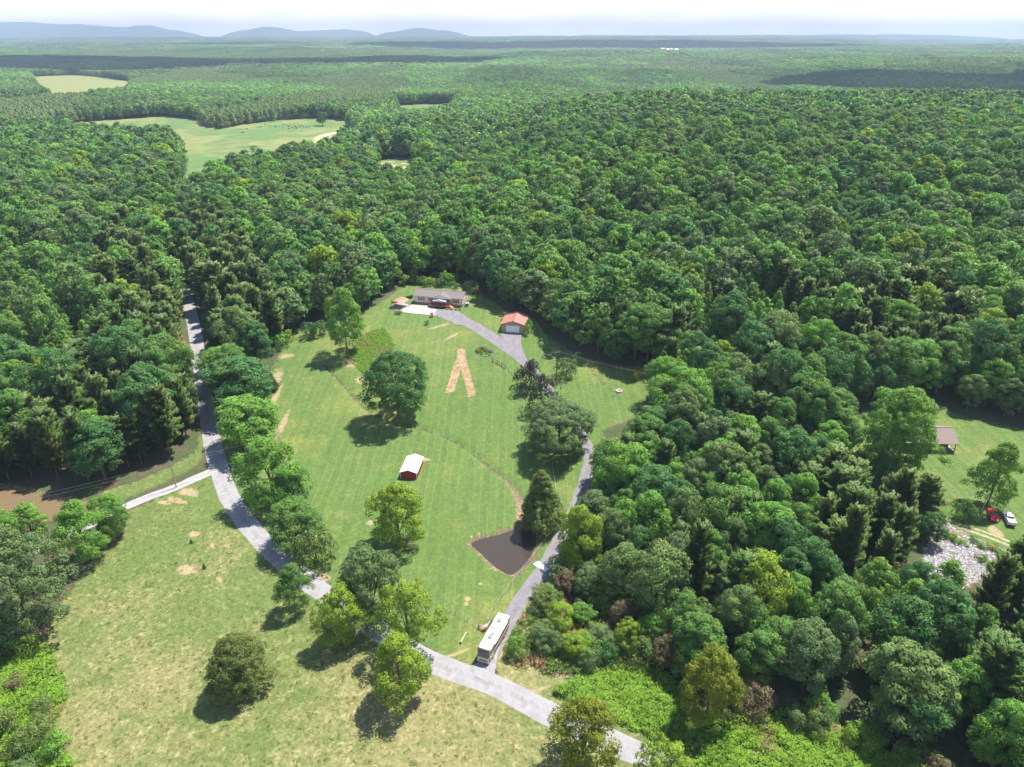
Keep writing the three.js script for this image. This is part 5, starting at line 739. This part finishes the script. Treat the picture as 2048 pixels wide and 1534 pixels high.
{ const p = [-31.42, -262.05], t = thing('flower_pot', 'large rust-red planter pot at the edge of the concrete pad', 'planter', [p[0], H(...p), p[1]]); part('pot', new THREE.LatheGeometry([[0, 0], [0.5, 0], [0.7, 0.9], [0.75, 1.0], [0.62, 1.0], [0.6, 0.85], [0, 0.85]].map(([x, y]) => new THREE.Vector2(x, y)), 16), M.terracotta, t); const m = new THREE.Mesh(SHRUB[1].mid, LEAF.brown); m.name = 'plants'; m.scale.setScalar(0.3); m.position.y = 0.8; t.add(shade(m)); }
[['dark clipped shrub at the left corner of the concrete pad', [-45.09, -265.69, 2.6, 1.1], 'deep'], ['pale small bush below the concrete pad', [-32.44, -254.89, 1.9, 1.7], 'fresh'], ['tiny dark cedar seedling in the dry field, upper one', [-76.48, -135.51, 0.8, 1.1], 'deep'], ['tiny dark cedar seedling in the dry field, lower one', [-69.98, -126.68, 0.8, 1.5], 'deep'], ['leafy shrub beside the motorhome tail', [0.39, -101.49, 3.5, 4.3], 'fresh'], ['dark round bush at the lower end of the far pasture', [-270.75, -777, 6.8, 5.0], 'deep']].forEach(([label, at, tint], i) => plant(i === 2 || i === 3 ? CEDAR : SHRUB[i % 3], 'shrub', label, 'shrub', at, tint, i, 'near'));
{ const a = [-49.62, -277.25], b = [-41.62, -283.94], t = thing('board_fence', 'low dark board fence behind the carport', 'fence', [a[0], H(...a), a[1]], -Math.atan2(b[1] - a[1], b[0] - a[0])), L = Math.hypot(b[0] - a[0], b[1] - a[1]); for (let k = 0; k < 16; k++) part('board', box(L / 16 - 0.03, 1.4 + 0.1 * (k % 3), 0.05, (k + 0.5) * L / 16, 0.7, 0), M.pole, t); part('rail', box(L, 0.1, 0.06, L / 2, 1, -0.06), M.pole, t); }
{
  const r = rnd(123), tints = ['olive', 'grey', 'fresh', 'brown', 'lime'], words = ['olive', 'grey-green', 'fresh green', 'brownish', 'yellow-green'], spots = [[7.54, -114.58], [11.55, -119.04], [16.39, -118.29], [9.82, -108.34], [14.61, -110.4], [19.76, -114.62], [22.8, -109.73], [17.58, -104.46], [22.88, -103.19], [27.56, -104.43], [29.5, -109.69], [29.59, -99.45], [6.59, -104.37], [12.38, -101.91], [33.97, -101.84], [34.55, -95.84]];
  spots.forEach(([x, z], i) => { const k = (i * 3) % 5; plant([LAWNTREE[3], LAWNTREE[1], LAWNTREE[0], BROAD[5]][i % 4], 'brush_tree', words[k] + ' scrubby small tree in the brush right of the motorhome, ' + ['near the driveway', 'beside the woods', 'above the vines', 'amid brown weeds'][i % 4], 'tree', [x, z, 4.2 + 2.4 * r(), 4.5 + 3.5 * r()], tints[k], r() * 6, 'near', 'scrubby trees in the brush'); });
}
[[105.31, -139.08], [106.07, -137.16], [107.02, -135.65], [110.74, -136.33], [111.12, -134.12], [113.96, -133.37], [114.79, -130.89], [108.78, -129.57], [109.85, -127.51], [111.67, -125.84]].forEach(([x, z], i) => plant(SHRUB[i % 3], 'garden_plant', (i < 7 ? 'green garden plant in the upper row of the rubble garden, ' : 'green garden plant in the lower row of the rubble garden, ') + (i < 7 ? ['leftmost', 'second from left', 'third from left', 'fourth from left', 'fifth from left', 'sixth from left', 'rightmost'][i] : ['left', 'middle', 'right'][i - 7]), 'plant', [x, z, 1.8 + (i % 3) * 0.5, 1 + (i % 2) * 0.4], i % 3 ? 'bright' : 'fresh', i, 'near', 'plants in the rubble garden'));
// far buildings
{ const p = [-6471, -10510], t = thing('poultry_house', 'long white farm building far off at the upper left', 'building', [p[0], H(...p) + 14, p[1]], 0.05); part('wall', box(150, 9, 16, 0, 0, 0), M.white, t); part('roof', gableRoof(150, 16, 4.5, 5, 1, 0.6, true), M.roofWhite, t); part('footing', box(148, 20, 14, 0, -12, 0), M.block, t); }
[[[1032, -5377], 26, 'white farm building in the distant woods, left of three'], [[1043, -5209], 40, 'white farm building in the distant woods, longest of three'], [[1082, -5170], 22, 'white farm building in the distant woods, right of three']].forEach(([p, w, label]) => { const t = thing('farm_building', label, 'building', [p[0], H(...p) + 14, p[1]], 0.1, 'distant white farm buildings'); part('wall', box(w, 8, 14), M.white, t); part('roof', gableRoof(w, 14, 4, 4, 0.8, 0.5, true), M.roofWhite, t); part('footing', box(w - 1, 20, 12, 0, -12, 0), M.block, t); });
// ---------------------------------------------------------------- cattle in the far pasture
{
  const R = 44, mc = new MarchingCubes(R, new THREE.MeshBasicMaterial(), false, false, 60000); mc.isolation = 0;
  const bones = [[[-0.62, 1.0, 0], [0.55, 1.02, 0], 0.36, 0.38], [[0.5, 1.1, 0], [0.95, 1.05, 0], 0.26, 0.17], [[0.95, 1.02, 0], [1.28, 0.82, 0], 0.16, 0.1], [[-0.9, 1.15, 0], [-0.98, 0.5, 0], 0.05, 0.04],
    ...[-1, 1].flatMap((s) => [[[0.5, 0.8, s * 0.18], [0.52, 0.42, s * 0.2], 0.14, 0.08], [[0.52, 0.42, s * 0.2], [0.5, 0.03, s * 0.2], 0.075, 0.06], [[-0.6, 0.85, s * 0.18], [-0.52, 0.5, s * 0.2], 0.2, 0.1], [[-0.52, 0.5, s * 0.2], [-0.66, 0.38, s * 0.2], 0.09, 0.07], [[-0.66, 0.38, s * 0.2], [-0.62, 0.03, s * 0.2], 0.07, 0.06], [[0.98, 1.12, s * 0.1], [0.96, 1.12, s * 0.26], 0.05, 0.04]])];
  const field = (x, y, z) => { let d = 1e9; for (const [a, b, r0, r1] of bones) { const ab = [b[0] - a[0], b[1] - a[1], b[2] - a[2]], l = ab[0] ** 2 + ab[1] ** 2 + ab[2] ** 2, t = Math.min(1, Math.max(0, ((x - a[0]) * ab[0] + (y - a[1]) * ab[1] + (z - a[2]) * ab[2]) / l)), q = Math.hypot(x - a[0] - ab[0] * t, y - a[1] - ab[1] * t, z - a[2] - ab[2] * t) - mix(r0, r1, t), k = 0.08, h = Math.max(0, k - Math.abs(d - q)) / k; d = Math.min(d, q) - h * h * k * 0.25; } return d; };
  for (let k = 0; k < R; k++) for (let j = 0; j < R; j++) for (let i = 0; i < R; i++) { const g = (v) => (v - R / 2) / (R / 2) * 1.45; mc.field[i + j * R + k * R * R] = -field(g(i), g(j) + 0.75, g(k)); }
  mc.update(); const n = mc.count ?? mc.geometry.drawRange.count, g = new THREE.BufferGeometry();
  g.setAttribute('position', new THREE.Float32BufferAttribute(Array.from(mc.positionArray.slice(0, n * 3)), 3)); g.setAttribute('normal', new THREE.Float32BufferAttribute(Array.from(mc.normalArray.slice(0, n * 3)), 3)); g.scale(1.45, 1.45, 1.45).translate(0, 0.75, 0);
  const hide = mat(0.014, 0.012, 0.012, 0.7), r = rnd(31), spots = [[-339.99, -962], [-330.8, -979], [-332.45, -1012], [-311.73, -990], [-305.79, -990], [-298.74, -977], [-308.53, -1013], [-301.69, -1003], [-294.6, -990], [-295.1, -999], [-287.49, -981], [-283.53, -976], [-286.05, -990], [-280.84, -980], [-282.07, -995], [-276.84, -980], [-272.77, -974], [-273.54, -985], [-269.48, -979], [-268.9, -985], [-267.01, -990], [-334.08, -929], [-289.56, -972], [-278.82, -970], [-280.1, -1000], [-329.24, -985]];
  const lone = { 0: 'black cow grazing apart at the left of the herd', 21: 'black cow grazing alone below the herd in the far pasture', 2: 'black cow standing highest in the far pasture' };
  spots.forEach(([x, z], i) => { const t = thing('cow', lone[i] ?? 'small black cow in the grazing herd in the far pasture', 'cow', [x, H(x, z), z], r() * 6.28, 'cattle in the far pasture'); const m = new THREE.Mesh(g, hide); m.name = 'body'; t.add(shade(m)); t.scale.setScalar(1 + 0.15 * r()); });
}
// ---------------------------------------------------------------- rubble garden, vines, thicket and rough grass: uncountable
function scatter(name, label, category, geo, material, list) {
  const m = new THREE.InstancedMesh(geo, material, list.length), o = new THREE.Object3D(), col = new THREE.Color(); m.name = name; m.userData = { kind: 'stuff', label, category };
  list.forEach((q, i) => { o.position.set(q.x, q.y, q.z); o.rotation.set(q.rx ?? 0, q.t, q.rz ?? 0); o.scale.set(q.s, q.sy ?? q.s, q.sz ?? q.s); o.updateMatrix(); m.setMatrixAt(i, o.matrix); if (q.c) m.setColorAt(i, col.setRGB(...q.c)); });
  m.castShadow = m.receiveShadow = true; scene.add(m); return m;
}
const fill = (poly, per, seed, fn) => { const r = rnd(seed), [x0, z0, x1, z1] = bounds(poly), n = Math.round((x1 - x0) * (z1 - z0) * per), out = []; for (let i = 0; i < n; i++) { const x = mix(x0, x1, r()), z = mix(z0, z1, r()); if (inside(poly, x, z)) { const q = fn(x, z, r); if (q) out.push({ x, z, y: H(x, z), t: r() * 6.28, ...q }); } } return out; };
const tuft = (seed, n, s, h, w) => { const r = rnd(seed), L = []; for (let i = 0; i < n; i++) { const a = r() * 6.28, q = Math.sqrt(r()) * w, d = new THREE.Vector3(Math.cos(a) * 0.8, 0.5 + r(), Math.sin(a) * 0.8).normalize(), n_ = onSphere(r); n_.y = Math.abs(n_.y) + 0.5; n_.normalize(); const k = 0.75 + 0.5 * r(); L.push({ p: new THREE.Vector3(Math.cos(a) * q, h * (0.25 + 0.75 * r()), Math.sin(a) * q), n: n_, sn: n_.clone().add(new THREE.Vector3(0, 0.8, 0)).normalize(), s: s * (0.6 + 0.8 * r()), w: s * 0.5, roll: r() * 6, k: [k, k, k] }); } return cards(L); };
const VINE = tuft(71, 26, 0.2, 0.7, 0.75), WEED = tuft(72, 16, 0.15, 0.4, 0.45);
scatter('rubble_pieces', 'grey slabs of broken plastic and slate covering the neighbouring garden', 'rubble', new THREE.BoxGeometry(1, 0.12, 0.55), mat(1, 1, 1, 0.55), fill(GARDEN, 8, 91, (x, z, r) => { if (fbm(x * 0.23, z * 0.23 + 5) > 0.66 && r() < 0.75) return null; const k = 0.12 + 0.3 * r() * r() + 0.1 * fbm(x * 0.4, z * 0.4); return { s: 0.25 + 0.45 * r(), sy: 0.35, sz: 0.25 + 0.35 * r(), rx: (r() - 0.5) * 0.35, rz: (r() - 0.5) * 0.35, c: [k * 0.95, k * 0.95, k * 1.08] }; }));
const vineCol = (x, z, r) => { const n = fbm(x * 0.16, z * 0.16), k = 0.8 + 0.4 * r(); return n > 0.66 && r() < 0.6 ? [0.26 * k, 0.22 * k, 0.09 * k] : [mix(0.15, 0.24, n) * k, mix(0.3, 0.35, n) * k, 0.036 * k]; };
const lump = (x, z) => 0.25 + 1.1 * S(0.35, 0.75, fbm(x * 0.2 + 3, z * 0.2));
scatter('vine_cover', 'bright green vines and weeds smothering the slope at lower right', 'vines', VINE, WHITE_LEAF, fill(KUDZU, 3.4, 92, (x, z, r) => ({ s: 0.7 + 0.6 * r(), sy: (0.6 + 0.6 * r()) * (0.6 + lump(x, z)), c: vineCol(x, z, r) })));
scatter('vine_cover', 'bright green vines at the lower left corner', 'vines', VINE, WHITE_LEAF, fill(KUDZU_WEST, 3.4, 93, (x, z, r) => ({ s: 0.7 + 0.6 * r(), sy: (0.6 + 0.6 * r()) * (0.6 + lump(x, z)), c: vineCol(x, z, r) })));
scatter('vine_cover', 'bright green weed patch on the upper lawn between two big trees', 'vines', WEED, WHITE_LEAF, fill(VINES, 4.5, 94, (x, z, r) => ({ s: 0.8 + 0.5 * r(), sy: 0.45 + 0.5 * r(), c: vineCol(x, z, r) })));
scatter('thicket', 'brown and green brush beside the motorhome', 'brush', VINE, WHITE_LEAF, fill(THICKET, 2.2, 95, (x, z, r) => { const n = fbm(x * 0.12 + 8, z * 0.12), k = 0.8 + 0.4 * r(); return { s: 0.7 + 0.7 * r(), sy: 0.8 + 1.2 * r(), c: n > 0.5 ? [0.3 * k, 0.21 * k, 0.11 * k] : [0.15 * k, 0.23 * k, 0.05 * k] }; }));
scatter('rough_grass', 'tufts of rough grass in the dry field', 'grass', WEED, WHITE_LEAF, fill(FIELD, 0.5, 96, (x, z, r) => { if (ROADLINES.some((q) => inBox(q.box, x, z) && lineDist(q.p, x, z) < q.w)) return null; const n = fbm(x * 0.23, z * 0.23 + 5), k = 0.8 + 0.4 * r(); return { s: 0.35 + 0.5 * r(), sy: 0.25 + 0.35 * r(), c: r() < n ? [0.13 * k, 0.18 * k, 0.04 * k] : [0.34 * k, 0.28 * k, 0.13 * k] }; }));
scatter('goldenrod', 'yellow flowering weeds at the upper right corner of the lawn', 'weeds', WEED, WHITE_LEAF, fill([[40.76, -220], [42.58, -223.07], [46.11, -223.55], [46.54, -219.75], [41.93, -216.25]], 3, 98, (x, z, r) => ({ s: 0.8 + 0.7 * r(), c: [0.5 * (0.8 + 0.4 * r()), 0.36, 0.03] })));
// shrubs one can tell apart in the brush
{
  const r = rnd(97), tints = ['fresh', 'olive', 'grey', 'brown', 'deep', 'bright'], words = ['fresh green', 'olive', 'grey-green', 'brownish', 'dark green', 'bright green'];
  const zones = [[THICKET, 26, 'in the brush beside the motorhome and driveway'], [KUDZU_WEST, 10, 'among the vines at the lower left corner'], [[[27.56, -104.43], [31.03, -97.06], [40.79, -88.05], [48.2, -88.92], [44.16, -93.37], [36.32, -99.35]], 9, 'along the woods edge above the bright vines'], [[[47.17, -85.85], [62.28, -80.7], [69.27, -71.93], [66.56, -82.55], [56.18, -88.74]], 10, 'at the lower right woods edge above the vines'], [[[8.62, -126.15], [13.78, -134.74], [19.66, -146.25], [25.28, -161.91], [28.01, -161.96], [21.53, -140.3], [14.16, -124.51]], 12, 'along the right side of the driveway'], [[[-49.59, -301.67], [-20.41, -294.94], [-13.48, -284.71], [-18.51, -300.08], [-37.34, -311.66], [-50.56, -308.56]], 30, 'behind the house'], [[[-155.43, -342.73], [-155.43, -342.73], [-94.93, -206.85], [-92.95, -213.14], [-83.09, -232.21], [-83.74, -255.3], [-88.15, -260.62], [-88.8, -233.09], [-98.18, -213.58], [-129.29, -287]], 14, 'between the left road and the lawn']];
  for (const [poly, n, where] of zones) { const b = bounds(poly); let made = 0, guard = 0; while (made < n && guard++ < 900) { const x = mix(b[0], b[2], r()), z = mix(b[1], b[3], r()), k = Math.floor(r() * 6); if (!inside(poly, x, z) || ROADLINES.some((q) => lineDist(q.p, x, z) < q.w + 1)) continue; made++; const w = 2.6 + 3 * r(); plant(SHRUB[Math.floor(r() * 3)], 'wild_shrub', words[k] + ' shrub ' + where, 'shrub', [x, z, w, w * (0.7 + 0.35 * r())], tints[k], r() * 6, -z < 200 ? 'near' : 'mid', words[k] + ' shrubs ' + where); } }
}
renderer.render(scene, camera);
